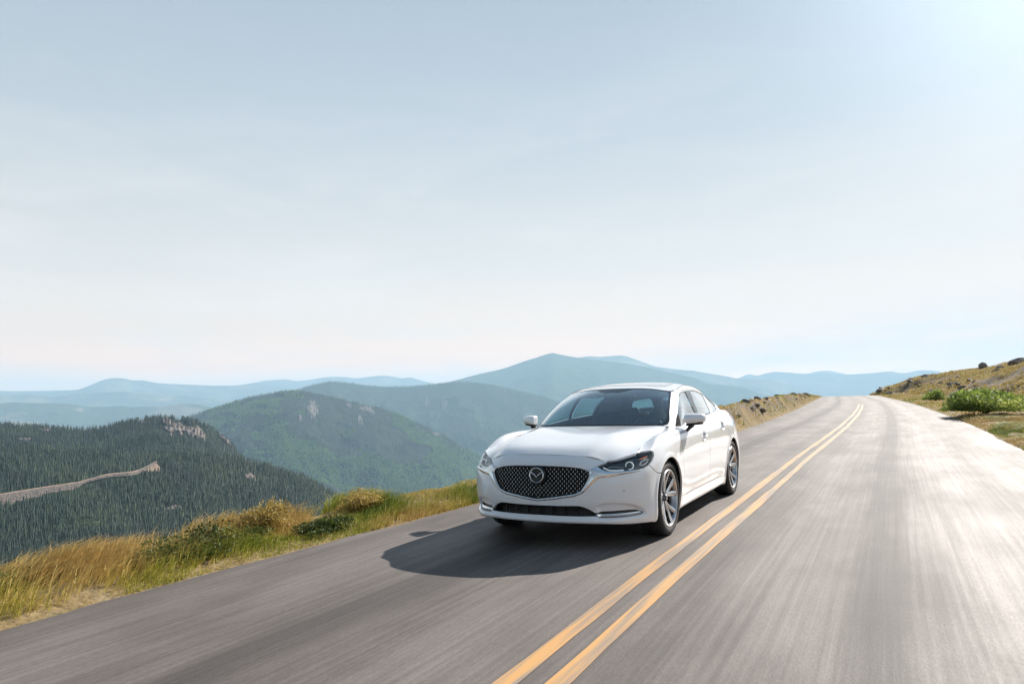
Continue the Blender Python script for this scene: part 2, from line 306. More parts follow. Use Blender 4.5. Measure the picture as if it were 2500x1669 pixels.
def clip(p,f):
    D=np.concatenate([p.V,p.N,p.A],1); T=p.T; s=f[T]>=0; c=s.sum(1); out=[T[c==3]]; n=len(D)
    m=(c==1)|(c==2); t=T[m]; st=s[m]; cc=c[m]
    if len(t):
        odd=np.where(cc==1,st.argmax(1),st.argmin(1)); idx=(odd[:,None]+np.arange(3))%3; t=np.take_along_axis(t,idx,1)
        a,b,d=t.T
        def key(x,y): return np.minimum(x,y).astype(np.int64)*n+np.maximum(x,y)
        k=np.concatenate([key(a,b),key(a,d)]); uk,inv=np.unique(k,return_inverse=True); lo,hi=uk//n,uk%n
        w=(f[lo]/(f[lo]-f[hi]))[:,None]; D=np.concatenate([D,D[lo]*(1-w)+D[hi]*w]); inv=inv+n; ab,ad=inv[:len(a)],inv[len(a):]
        o=cc==1; out.append(np.stack([a[o],ab[o],ad[o]],1)); o=~o
        out.append(np.stack([ab[o],b[o],d[o]],1)); out.append(np.stack([ab[o],d[o],ad[o]],1))
    T=np.concatenate(out)
    used,T=np.unique(T,return_inverse=True); T=T.reshape(-1,3); D=D[used]; N=D[:,3:6]; N=N/np.maximum(np.linalg.norm(N,axis=1,keepdims=True),1e-9)
    return Patch(D[:,:3],N,D[:,6:],T)
def clips(p,*fs):
    for f in fs: p=clip(p,f(p))
    return p
def off(p,d): return Patch(p.V+p.N*(d[:,None] if hasattr(d,'__len__') else d),p.N,p.A,p.T)
def mirror(p):
    s=np.array([1,-1,1]); return Patch(p.V*s,p.N*s,p.A,p.T[:,::-1].copy())
def join(*ps):
    V,N,A,T,o=[],[],[],[],0
    for p in ps: V.append(p.V);N.append(p.N);A.append(p.A);T.append(p.T+o);o+=len(p.V)
    return Patch(*[np.concatenate(x) for x in (V,N,A,T)])
def rim(p,d=.010,skip_center=True):
    """turn the open edge inward so that the panel has thickness"""
    T=p.T; E=np.concatenate([T[:,[0,1]],T[:,[1,2]],T[:,[2,0]]]); n=len(p.V); k=np.minimum(E[:,0],E[:,1]).astype(np.int64)*n+np.maximum(E[:,0],E[:,1])
    u,ix,ct=np.unique(k,return_index=True,return_counts=True); B=E[ix[ct==1]]
    if skip_center: B=B[~((abs(p.V[B[:,0],1])<2e-3)&(abs(p.V[B[:,1],1])<2e-3))]
    a,b=B.T; Va,Vb=p.V[a],p.V[b]; Na,Nb=p.N[a],p.N[b]; q=np.cross(Vb-Va,Na+Nb); q/=np.maximum(np.linalg.norm(q,axis=1,keepdims=True),1e-9)
    m=len(a); V=np.concatenate([Va,Vb,Vb-Nb*d,Va-Na*d]); N=np.concatenate([q,q,q,q]); A=np.concatenate([p.A[a],p.A[b],p.A[b],p.A[a]]); i=np.arange(m)
    T2=np.concatenate([np.stack([i+m,i,i+3*m],1),np.stack([i+m,i+3*m,i+2*m],1)])
    return join(p,Patch(V,N,A,T2))
def sd(poly,X):
    """signed distance to a closed polygon, positive inside"""
    P=np.array(poly,float); Q=np.roll(P,-1,0); d=np.full(len(X),1e9); ins=np.zeros(len(X),bool)
    for a,b in zip(P,Q):
        e=b-a; w=X-a; t=np.clip((w@e)/(e@e+1e-12),0,1); r=w-t[:,None]*e; d=np.minimum(d,(r**2).sum(1))
        c=((a[1]<=X[:,1])&(X[:,1]<b[1]))|((b[1]<=X[:,1])&(X[:,1]<a[1]))
        if abs(e[1])>1e-12: ins^=c&(X[:,0]<a[0]+(X[:,1]-a[1])*e[0]/e[1])
    d=np.sqrt(d); return np.where(ins,d,-d)
def build_patch(name,p,m,parent): return mesh_np(name,p.V,p.T,m,p.N,parent)
# polygons in (u,z) of the flank: u runs from the nose round the near side, z is height
P_LAMP=[(.529,.704),(.604,.735),(.70,.80),(.87,.84),(.874,.793),(1.0,.802),(1.114,.805),(1.151,.795),(1.162,.77),(1.124,.726),(1.072,.694),(1.005,.672),(.938,.665),(.794,.661),(.653,.661),(.611,.665),(.575,.678)]
P_WING=[(.443,.679),(.492,.694),(.530,.704),(.575,.678),(.611,.665),(.653,.661),(.794,.661),(.938,.665),(1.010,.672),(.938,.651),(.841,.640),(.736,.629),(.658,.619),(.564,.610),(.538,.598),(.488,.551),(.434,.497),(.391,.474),(.334,.455),(.158,.427),(-.2,.385),(-.2,.411),(0,.426),(.158,.448),(.334,.476),(.400,.503),(.439,.558),(.465,.609),(.478,.645),(.471,.660)]
P_GRIL=[(-.2,.411),(0,.426),(.158,.448),(.334,.476),(.400,.503),(.439,.558),(.465,.609),(.478,.645),(.471,.660),(.443,.679),(.389,.695),(.331,.702),(.233,.709),(.152,.711),(0,.713),(-.2,.713)]
P_INT=[(-.2,.373),(.195,.375),(.33,.378),(.38,.377),(.416,.369),(.47,.344),(.492,.328),(.513,.315),(.516,.290),(.431,.289),(-.2,.291)]
P_SLOT=[(.502,.317),(.616,.320),(.809,.320),(.904,.316),(.985,.297),(.943,.284),(.746,.286),(.544,.286),(.505,.290)]
P_STRIP=[(.516,.305),(.679,.306),(.879,.304),(.928,.304),(.976,.296),(.935,.290),(.745,.290),(.549,.289),(.520,.293)]
P_SCOOP=[(.53,.31),(.515,.373),(.585,.405),(.693,.405),(.797,.394),(.891,.366),(.968,.329),(1.02,.27),(.9,.262),(.53,.27)]
P_BUMP=[(-.5,0),(-.5,1),(.602,1),(.602,.735),(.75,.76),(1.0,.72),(1.072,.692),(1.141,.651),(1.206,.612),(1.27,.600),(1.7,.600),(1.7,0)]
P_BUMP_=[(-.5,0),(-.5,1),(.602,1),(.602,.735),(.75,.76),(1.0,.72),(1.072,.692),(1.141,.651),(1.206,.612),(1.27,.600),(1.54,.600),(1.54,0)]
P_FEND=[(.70,1.2),(.75,.76),(1.0,.72),(1.072,.692),(1.141,.651),(1.206,.612),(1.27,.600),(1.54,.600),(1.54,0),(1.94,0),(2.045,.295),(2.03,.42),(1.996,.588),(1.983,.80),(2.00,.88),(2.10,1.2)]
P_DF=[(2.045,.295),(2.03,.42),(1.996,.588),(1.983,.80),(2.00,.88),(2.10,1.2),(3.13,1.2),(3.110,.80),(3.10,.62),(3.115,.48),(3.15,.295)]
P_DR=[(3.15,.295),(3.115,.48),(3.10,.62),(3.110,.80),(3.13,1.2),(4.10,1.2),(4.075,.90),(4.084,.77),(4.027,.66),(3.97,.50),(3.90,.39),(3.78,.30),(3.70,.295)]
P_SILL=[(1.94,.295),(1.94,.0),(4.1,.0),(4.05,.295)]
P_TAIL=[(4.78,.80),(4.86,.93),(4.90,.99),(5.05,.985),(5.45,.93),(5.45,.86),(5.1,.83)]
UZ=lambda p:p.A[:,:2]
def IN(poly,g=0.): return lambda p: sd(poly,UZ(p))-g
def OUT(poly,g=0.): return lambda p: -sd(poly,UZ(p))-g
def arch_r(p,xc):
    x,z=p.V[:,0]-xc,p.V[:,2]-.343; r=np.hypot(x,np.maximum(z,0)*1.012); return r
def ARCH(xc,R=.381): return lambda p: arch_r(p,xc)-R
HALF=lambda p:p.V[:,1]
MID=lambda p:p.A[:,0]
def flank_disp(A,V):
    X=A[:,:2]; d=np.zeros(len(X)); s=sd(P_SCOOP,X)
    d-=.036*sstep(0,.038,s)
    for xc in (0,-2.83):       # slight flare round the wheel openings
        r=np.hypot(V[:,0]-xc,np.maximum(V[:,2]-.343,0)); d+=np.where(V[:,1]>.6,.007*np.exp(-((r-.392)/.022)**2),0)
    for hu,hz in ((2.90,.828),(3.885,.895)):
        e=((X[:,0]-hu)/.075)**2+((X[:,1]-hz)/.052)**2; d-=.020*sstep(1.0,.35,e)
    # shoulder crease and the concave lower door
    u=X[:,0]
    return d
uq=np.concatenate([np.arange(-.12,1.35,.0075),np.arange(1.35,flank.uk[-1]+.1,.0125)])
vq=np.linspace(0,flank.vk[-1],105)
FK=make_patch(flank,uq,vq,'z',flank_disp)
def near(p): return clip(p,p.A[:,0]-1e-6)
FK=near(FK); FK=clip(FK,flank.uk[-1]-FK.A[:,0]+1e-6)
def surf(u,z):
    """point and outward normal of the near flank at (u, height z)"""
    vs=np.linspace(0,flank.vk[-1],240); S=flank.ev([u-.002,u,u+.002],vs); j=int(np.argmin(abs(S[1,:,2]-z))); j=min(max(j,1),238)
    n=np.cross(S[2,j]-S[0,j],S[1,j+1]-S[1,j-1]); n/=np.linalg.norm(n)
    if n@(S[1,j]-np.array([-1.4,0,.5]))<0: n=-n
    z0,z1=S[1,j-1,2],S[1,j+1,2]; t=(z-z0)/(z1-z0) if abs(z1-z0)>1e-9 else .5; P=S[1,j-1]*(1-t)+S[1,j+1]*t
    return P,n
FLIP=np.array([1,-1,1])
def polyd(pts,n=24):
    """resample an open polyline of (u,z) points"""
    P=np.array(pts,float); L=np.concatenate([[0],np.cumsum(np.linalg.norm(np.diff(P,axis=0),axis=1))]); t=np.linspace(0,L[-1],n)
    return np.stack([np.interp(t,L,P[:,i]) for i in range(P.shape[1])],1)
def on_flank(pts,o,n=24,side=1): 
    r=[]
    for u,z in polyd(pts,n):
        P,N=surf(u,z); q=P+N*o; r.append(q*FLIP if side<0 else q)
    return r
# --- materials of the car
paint=mat('pearl_white_paint',(.84,.84,.86),.28,0.,1.0,.5); 
chrome=mat('chrome',(.78,.79,.80),.10,1.0); dchrome=mat('satin_chrome',(.45,.46,.48),.22,1.0)
black=mat('black_plastic',(.012,.012,.013),.45,noise=(60,.3)); gloss=mat('gloss_black',(.008,.008,.009),.12,coat=.6)
dark=mat('underbody',(.010,.010,.011),.8,noise=(8,.4)); rubber=mat('tyre_rubber',(.022,.022,.023),.75,bump=(150,.15,.002)); alloy=mat('machined_alloy',(.60,.60,.62),.24,1.0,bump=(90,.03,.001))
alloyd=mat('dark_alloy',(.10,.10,.11),.35,.8); whiteled=mat('lamp_white',(.75,.77,.78),.25,emit=((.9,.97,1.),.12)); amber=mat('amber_reflector',(.6,.12,.02),.25,coat=.5); redl=mat('tail_lamp_red',(.35,.01,.01),.15,coat=1.)
leather=mat('dark_leather',(.030,.031,.033),.55,bump=(60,.15,.003)); cloth=mat('headliner',(.42,.42,.41),.9,noise=(40,.1)); parch=mat('pale_leather',(.62,.60,.54),.5)
glassw=thin_glass('windscreen_glass',(.58,.87,.87),3.3); glasss=thin_glass('side_glass',(.66,.76,.76),2.4); lensm=thin_glass('lamp_lens',(.95,.97,.97),1.0)
frit=mat('glass_border',(.012,.014,.016),.08,coat=.5)
car=empty('car'); tag(car,'white four-door sedan with dark mesh grille driving on the left lane','car')
G=.0040
both=lambda p: join(p,mirror(p))
# --- body side panels
bump=clips(FK,IN(P_BUMP_,G),OUT(P_LAMP,G),OUT(P_WING,.001),OUT(P_GRIL,0),OUT(P_INT,0),OUT(P_SLOT,0),ARCH(0))
bump=rim(bump,.022); front_bumper=build_patch('front_bumper',both(bump),paint,car)
fend=rim(clips(FK,IN(P_FEND,G),OUT(P_LAMP,G),ARCH(0)),.016)
for p in (fend,mirror(fend)): build_patch('fender',p,paint,car)
df=rim(clips(FK,IN(P_DF,G)),.012); dr=rim(clips(FK,IN(P_DR,G),ARCH(-2.83,.395)),.012)
def ALL_BUT(p): 
    a=np.maximum.reduce([sd(P_BUMP_,UZ(p)),sd(P_FEND,UZ(p)),sd(P_DF,UZ(p)),sd(P_DR,UZ(p))]); return -a-G
sill=rim(clips(FK,ALL_BUT,lambda p:p.A[:,0]-1.6,lambda p:.2925-p.V[:,2]+np.maximum(p.A[:,0]-4.0,0)*9,ARCH(0),ARCH(-2.83)),.012)
quart=rim(clips(FK,ALL_BUT,lambda p:p.A[:,0]-3.4,lambda p:p.V[:,2]-.296+np.maximum(p.A[:,0]-3.97,0)*9,ARCH(-2.83),OUT(P_TAIL,G)),.016)
# keep the sill and quarter from covering each other: the sill ends at u=3.97
sill=clip(sill,3.985-sill.A[:,0]); 
# --- greenhouse
GUQ=np.arange(-.05,green.uk[-1]+.05,.010); GVQ=np.linspace(0,green.vk[-1],62)
GH=make_patch(green,GUQ,GVQ,'v'); GH=clip(GH,GH.A[:,0]-1e-6); GH=clip(GH,green.uk[-1]-GH.A[:,0]+1e-6)
W_SHIELD=[(-.3,.004),(.50,.006),(.660,.010),(.700,.030),(.716,.07),(.712,.204),(.712,.562),(.712,.578),(.668,.590),(-.3,.590)]
W_CLEAR=[(-.3,.018),(.50,.018),(.630,.024),(.672,.046),(.686,.098),(.687,.271),(.680,.511),(.652,.540),(.40,.545),(.229,.540),(.16,.50),(.09,.475),(-.3,.475)]
W_F=[(.80,.018),(.80,.144),(.84,.379),(.885,.436),(.950,.470),(1.057,.482),(1.290,.476),(1.365,.29),(1.45,.115),(1.51,.018)]
W_R=[(1.552,.478),(1.70,.482),(1.887,.474),(2.06,.458),(2.23,.434),(2.165,.32),(2.117,.221),(2.104,.018),(1.58,.018),(1.541,.1),(1.515,.281)]
W_Q=[(2.339,.422),(2.46,.392),(2.567,.345),(2.66,.20),(2.655,.10),(2.60,.018),(2.33,.018),(2.361,.217)]
W_B=[(3.06,.06),(3.06,.5),(3.12,.535),(3.9,.535),(3.9,.06)]
UV=lambda p:p.A[:,[0,2]]
INv=lambda poly,g=0.: (lambda p: sd(poly,UV(p))-g)
OUTv=lambda poly,g=0.: (lambda p: -sd(poly,UV(p))-g)
pill=clips(GH,OUTv(W_SHIELD,.002),OUTv(W_F),OUTv(W_R),OUTv(W_Q),OUTv(W_B))
bpil=[(1.285,.478),(1.36,.29),(1.445,.115),(1.505,.0),(1.60,.0),(1.545,.1),(1.518,.281),(1.556,.482)]
pillars=rim(clips(pill,OUTv(bpil)),.02); bp=clips(pill,INv(bpil))
# --- roof, hood, boot lid
vq2=np.linspace(0,roof.vk[-1],110); RF=make_patch(roof,np.linspace(-.03,roof.uk[-1],50),vq2,'v',outward=np.array([-2,0,0])); RF=clip(RF,RF.A[:,0]-1e-6)
sun_roof=[(-1,.19),(.40,.20),(.46,.24),(.47,.62),(.43,.67),(-1,.68)]
roofp=rim(clips(RF,OUTv(sun_roof,.003)),.01); sunr=rim(clips(RF,INv(sun_roof,.003)),.01)
HD=make_patch(hood,np.linspace(-.03,hood.uk[-1],130),np.linspace(0,hood.vk[-1],170),'v',outward=np.array([-.5,0,0])); HD=clip(HD,HD.A[:,0]-1e-6)
HD=clip(HD,hood.uk[-1]-.004-HD.A[:,0]); HD=clip(HD,HD.A[:,2]-.006)
build_patch('hood',both(rim(HD,.02)),paint,car)
BT=make_patch(boot,np.linspace(-.03,boot.uk[-1],60),np.linspace(0,boot.vk[-1],50),'v',outward=np.array([-3.6,0,0])); BT=clip(BT,BT.A[:,0]-1e-6)
body=join(both(quart),both(sill),both(pillars),both(off(roofp,0)))
build_patch('body',body,paint,car)
build_patch('boot_lid',both(rim(BT,.01)),paint,car)
build_patch('sunroof',both(off(sunr,.002)),mat('sunroof_glass',(.55,.57,.58),.12,coat=1.),car)
# --- dark shell behind the panel gaps
sh=clips(FK,OUT(P_LAMP,-.01),OUT(P_GRIL,-.02),OUT(P_INT,-.01),ARCH(0,.375),ARCH(-2.83,.375)); 
shell=join(both(off(sh,-.024)))
build_patch('inner_shell',shell,dark,car)
# --- windscreen and its black border, rear window
build_patch('windscreen',both(off(clips(GH,INv(W_SHIELD,.003),INv(W_CLEAR)),.001)),glassw,car)
ws=bpy.data.objects['windscreen']
build_patch('glass_border',both(off(clips(GH,INv(W_SHIELD,.003),OUTv(W_CLEAR)),.001)),frit,ws)
build_patch('rear_window',both(clips(GH,INv(W_B,.0))),glasss,car)
# --- doors with handle, window, window trim
def ring(poly,w): return lambda p: np.minimum(w-sd(poly,UV(p))*-1,0) if 0 else None
for sgn in (1,-1):
    mk=(lambda p:p) if sgn>0 else mirror
    build_patch('pillar_trim',mk(off(bp,.001)),gloss,car)
    for nm,pp,win,(hu,hz) in (('door',df,W_F,(2.90,.828)),('door',dr,W_R,(3.885,.895))):
        d=build_patch('door',mk(pp),paint,car)
        w=build_patch('window',mk(off(clips(GH,INv(win,.010)),-.004)),glasss,d)
        bs=clips(GH,INv(win,0),OUTv(win,.010)); build_patch('window_seal',mk(off(bs,-.002)),gloss,w)
        P,N=surf(hu,hz); P2,N2=surf(hu+.085,hz+.012); P1,N1=surf(hu-.085,hz-.012)
        pts=[P1+N1*-.002,P1*.7+P*.3+N*.020,P+N*.026,P2*.7+P*.3+N*.020,P2-N2*.002]
        pts=[q*FLIP if sgn<0 else q for q in pts]
        MB().tube(pts,[.009,.013,.0135,.013,.009],12,flat=.75).build('handle',paint,d,sub=1)
    build_patch('quarter_window',mk(off(clips(GH,INv(W_Q,.010)),-.003)),glasss,car)
    build_patch('window_seal',mk(off(clips(GH,INv(W_Q,0),OUTv(W_Q,.010)),-.002)),gloss,bpy.data.objects['quarter_window'] if sgn>0 else bpy.data.objects['quarter_window.001'])
    # chrome line along the belt and over the windows
    def gpos(u,v,o=.004):
        S=green.ev([u-.003,u,u+.003],[max(0,v-.003),v,v+.003]); n=np.cross(S[2,1]-S[0,1],S[1,2]-S[1,0]); n/=np.linalg.norm(n)
        if n[1]<0 and u<2.9: n=-n
        q=S[1,1]+n*o; return q*FLIP if sgn<0 else q
    belt=[gpos(u,.010) for u in np.linspace(.795,2.66,40)]
    MB().tube(belt,.0065,8).build('belt_trim',chrome,car)
    top=[(2.66,.06),(2.705,.14),(2.69,.26),(2.62,.36),(2.5,.41),(2.369,.445),(2.1,.480),(1.97,.488),(1.667,.500),(1.383,.500),(1.105,.500),(.97,.488),(.88,.455)]
    tp=polyd(top,50); MB().tube([gpos(u,v,.001) for u,v in tp],.0045,8).build('window_trim',gloss,car)
    ap=[gpos(u,v,.001) for u,v in polyd([(.716,.05),(.716,.30),(.716,.57)],20)]
    # roof drip channel
    MB().tube([gpos(u,green.vk[-1]-.001,.0) for u in np.linspace(.705,2.9,50)],.0045,8).build('roof_channel',gloss,car)
    # headlamp
    lp=clips(FK,IN(P_LAMP,.002)); cut=lambda p: clip(p,p.A[:,0])
    hl=build_patch('headlight',mk(off(lp,-.042)),gloss,car)
    build_patch('lamp_lens',mk(off(lp,-.001)),lensm,hl)
    e=clips(FK,IN(P_LAMP,.0),OUT(P_LAMP,.009)); build_patch('lamp_rim',mk(rim(off(e,.0012),.04)),gloss,hl)
    def lpt(u,z,o=-.03):
        P,N=surf(u,z); q=P+N*o; return q*FLIP if sgn<0 else q
    def disc_axes(u,z):
        P,N=surf(u,z); N=N*.55+np.array([.83,0,0]); N/=np.linalg.norm(N)
        if sgn<0: N=N*FLIP
        return Vector(N)
    c=Vector(lpt(.835,.716,-.036)); ax=disc_axes(.835,.716); q=ax.to_track_quat('Y','Z').to_matrix()
    def place(mb,scale=1): bmesh.ops.transform(mb.bm,matrix=Matrix.Translation(c)@q.to_4x4(),verts=mb.bm.verts[:]); return mb
    place(MB().lathe([(.028,.004),(.030,.011),(.035,.011),(.038,.002),(.038,-.01),(.028,-.01),(.028,.004)],n=40)).build('lamp_ring',whiteled,hl)
    place(MB().lathe([(.0005,.024),(.010,.0225),(.020,.017),(.027,.007),(.029,-.004),(.0005,-.006)],n=32)).build('projector_lens',mat('projector_glass',(.05,.06,.07),.06,0.,0.,.7),hl)
    MB().tube([lpt(u,z,-.014) for u,z in polyd([(.583,.700),(.605,.690),(.640,.676),(.70,.672),(.775,.674)],14)],[.006]*14,8).build('light_strip',whiteled,hl)
    MB().tube([lpt(u,z,-.022) for u,z in polyd([(.62,.706),(.70,.703),(.775,.700)],8)],[.003]*8,8).build('light_strip',dchrome,hl)
    MB().tube([lpt(u,z,-.018) for u,z in polyd([(.955,.705),(1.00,.696),(1.05,.708),(1.085,.74),(1.02,.745),(.975,.73)],20)],[.004]*20,8,close=True).build('reflector_frame',chrome,hl)
    MB().tube([lpt(u,z,-.022) for u,z in polyd([(.945,.752),(1.0,.760),(1.06,.768)],8)],[.004,.007,.008,.008,.008,.007,.006,.004],8).build('amber_marker',amber,hl)
    # tail lamp
    tl=rim(off(clips(FK,IN(P_TAIL,.003)),.001),.03); build_patch('tail_light',mk(tl),redl,car)
    # bright strip in the lower slot
    sl_=clips(FK,IN(P_SLOT,0)); build_patch('bumper_slot',mk(off(sl_,-.020)),black,car)
    s_=clips(FK,IN(P_STRIP,0)); o_=.002+.006*sstep(0,.006,sd(P_STRIP,UZ(s_))); build_patch('trim_strip',mk(rim(off(s_,o_),.02)),chrome,car)
    P,N=surf(.780,.496); 
    if sgn<0: P,N=P*FLIP,N*FLIP
    qq=Vector(N).to_track_quat('Y','Z').to_matrix().to_4x4(); mb=MB().lathe([(.0005,.0015),(.0078,.0015),(.0085,-.001),(.0092,-.001),(.0098,.0008),(.0105,-.002)],n=24); bmesh.ops.transform(mb.bm,matrix=Matrix.Translation(Vector(P))@qq,verts=mb.bm.verts[:]); mb.build('parking_sensor',mat('sensor_paint',(.55,.55,.56),.35),car)
# --- chrome wing round the grille
wg=clips(FK,IN(P_WING,0)); s=sd(P_WING,UZ(wg)); wg=off(wg,.001+.011*sstep(0,.016,s)); wg.N=vnormals(wg.V,wg.T)
build_patch('grille_surround',both(rim(wg,.03)),chrome,car)
# --- grille: recessed mesh of staggered fins
gr=clips(FK,IN(P_GRIL,-.004)); grille=build_patch('grille',both(off(gr,-.060)),black,car)
ge=clips(FK,IN(P_GRIL,-.002),OUT(P_GRIL,.014)); build_patch('grille_border',both(rim(off(ge,-.012),.05)),gloss,grille)
bars=MB(); tabs=MB(); row=0; z=.400
inside=lambda u,z,g=.012: sd(P_GRIL,np.array([[abs(u),z]]))[0]>g
while z<.72:
    for k in range(-13,14):
        u=k*.0385+(.01925 if row%2 else 0)
        if not inside(u,z,.010): continue
        if math.hypot(u,(z-.630))<.088: continue
        P,N=surf(abs(u),z); P=P-N*.022; 
        if u<0: P,N=P*FLIP,N*FLIP
        a=math.atan2(N[1],N[0]); R=Matrix.Rotation(a,3,'Z')@Matrix.Rotation(math.radians(-6),3,'Y')
        bars.box(P-N*.008,(.020,.0105,.024),R,.002)
        tabs.box(P+N*.0035,(.004,.0042,.0165),R,.0012)
    z+=.0205; row+=1
z=.400
while z<.72:      # thin horizontal webs that tie the fins together
    run=[]
    for u in np.linspace(-.48,.48,61):
        if inside(u,z+.0102,.006):
            P,N=surf(abs(u),z+.0102); P=P-N*.034; run.append(P*FLIP if u<0 else P)
    if len(run)>2: bars.tube(run,.0045,6)
    z+=.0205
bars.build('grille_mesh',black,grille); tabs.build('grille_fins',mat('fin_bright',(.62,.63,.66),.25,1.0),grille)
# --- badge
P,N=surf(0,.630); Nn=Vector((1,0,.10)).normalized(); bc=Vector((P[0]+.006,0,.630)); BM=Matrix.Translation(bc)@Nn.to_track_quat('Y','Z').to_matrix().to_4x4()
def bplace(mb): bmesh.ops.transform(mb.bm,matrix=BM,verts=mb.bm.verts[:]); return mb
emb=bplace(MB().lathe([(.0005,.004),(.070,.003),(.078,.006),(.083,.002),(.083,-.03)],n=64)).build('emblem',black,car)
ringp=[(.0655*math.cos(t)*(1-.05*max(0,-math.sin(t))**3),.010,.0625*math.sin(t)) for t in np.linspace(0,2*math.pi,64,endpoint=False)]
mb=MB().tube(ringp,[.0048+.0012*abs(math.cos(t)) for t in np.linspace(0,2*math.pi,64,endpoint=False)],10,close=True)
for sx in (1,-1):
    wpts=[(sx*.060,.0105,.030),(sx*.052,.012,.0245),(sx*.038,.013,.016),(sx*.022,.0135,.007),(sx*.009,.0135,-.006),(0,.0125,-.0185)]
    mb.tube(wpts,[.0062,.0066,.0060,.0052,.0042,.0028],10,flat=1.0)
bplace(mb).build('badge_ring',chrome,emb)
# --- lower intake
it=clips(FK,IN(P_INT,-.003)); intake=build_patch('lower_intake',both(off(it,-.075)),black,car)
ib=MB()
for zz in (.334,):
    ib.tube([(lambda P,N,u:(P-N*.035)*(FLIP if u<0 else 1))(*surf(abs(u),zz),u) for u in np.linspace(-.47,.47,41)],.004,6)
for u in np.linspace(-.36,.36,7):
    P,N=surf(abs(u),.334); P=P-N*.05; P=P*FLIP if u<0 else P; ib.box(P,(.03,.004,.078))
ib.build('intake_bars',black,intake)
# --- under-lip
MB().tube([on_flank([(u,.222)],-.02,2)[0]*(FLIP if s_<0 else 1) for s_,u in [(-1,x) for x in np.linspace(1.15,0.02,26)]+[(1,x) for x in np.linspace(0.02,1.15,26)]],.016,8).build('lower_lip',black,car)
# --- floor, wheel housings, radiator block
fl=MB(); fl.box((-1.52,0,.235),(4.1,1.30,.05)); fl.box((.60,0,.44),(.12,1.0,.36)); fl.box((-1.4,0,.34),(1.9,1.62,.16)); fl.box((.1,0,.6),(1.3,.9,.36)); fl.box((-3.45,0,.45),(.6,1.3,.5)); fl.build('floor_pan',dark,car,smooth=False)
for xc in (0,-2.83):
    for s_ in (1,-1):
        mb=MB().lathe([(.392,.0),(.390,-.28)],(xc,.855 if s_>0 else -.575,.343),n=30,a0=math.radians(-20),a1=math.radians(200))
        mb.build('wheel_housing',dark,car)
# --- wheels
def wheel(xc,s_,steer=0.):
    w=empty('wheel',(xc,s_*.79,.343)); w.parent=car; w.rotation_euler=(0,0,(0 if s_>0 else math.pi)+steer)
    tp=[(.262,.098),(.275,.108),(.300,.113),(.322,.108),(.336,.094),(.341,.078)]
    prof=[(.240,.085)]+tp
    for g in (.052,.018,-.018,-.052): prof+=[(.343,g+.006),(.336,g+.004),(.336,g-.004),(.343,g-.006)]
    prof+=[(r,-y) for r,y in tp[::-1]]+[(.240,-.085)]
    MB().lathe(prof,n=96).build('tyre',rubber,w,angle=50)
    rm=MB().lathe([(.262,.100),(.258,.106),(.251,.105),(.247,.094),(.240,.078),(.236,.02),(.232,-.09)],n=96)
    # ten slender spokes in five pairs, dished towards the hub
    rim_o=rm.build('rim',alloy,w)
    sp=MB(); sk=MB()
    for k in range(5):
        for d in (-.20,.20):
            a=2*math.pi*k/5+math.pi/2; a0=a+d*.55; a1=a+d*1.45; secs=[]
            for t in np.linspace(0,1,7):
                r=.045+(.250-.045)*t; an=a0+(a1-a0)*t; y=.062+.030*t**1.6-.012*(1-t); wd=.022+.014*t; th=.020-.010*t
                cc=np.array([r*math.cos(an),y,r*math.sin(an)]); tg=np.array([-math.sin(an),0,math.cos(an)])
                secs.append([cc+tg*wd*.75,cc+tg*wd*.35+np.array([0,.007,0]),cc-tg*wd*.35+np.array([0,.007,0]),cc-tg*wd*.75,cc-tg*wd*.6+np.array([0,-th,0]),cc+tg*wd*.6+np.array([0,-th,0])])
            sp.loft(secs)
    sp.build('spokes',alloy,rim_o)
    hb=MB().lathe([(.0005,.078),(.026,.077),(.031,.070),(.034,.060),(.060,.052),(.066,.035),(.066,.0)],n=40)
    for k in range(5):
        a=2*math.pi*k/5; hb.lathe([(.0005,.066),(.007,.066),(.008,.05)],(.048*math.cos(a),0,.048*math.sin(a)),n=10)
    hb.build('hub_cap',alloyd,rim_o)
    MB().lathe([(.0005,.025),(.155,.025),(.155,.005),(.0005,.005)],n=48).build('brake_disc',dchrome,w)
    MB().box((.10,.02,.10),(.12,.05,.10),Matrix.Rotation(math.radians(-45),3,'Y'),.01).build('brake_caliper',alloyd,w)
    MB().lathe([(.236,-.02),(.0005,-.02)],n=48).build('wheel_backing',dark,w)
for xc,s_ in ((0,1),(0,-1),(-2.83,1),(-2.83,-1)): wheel(xc,s_)
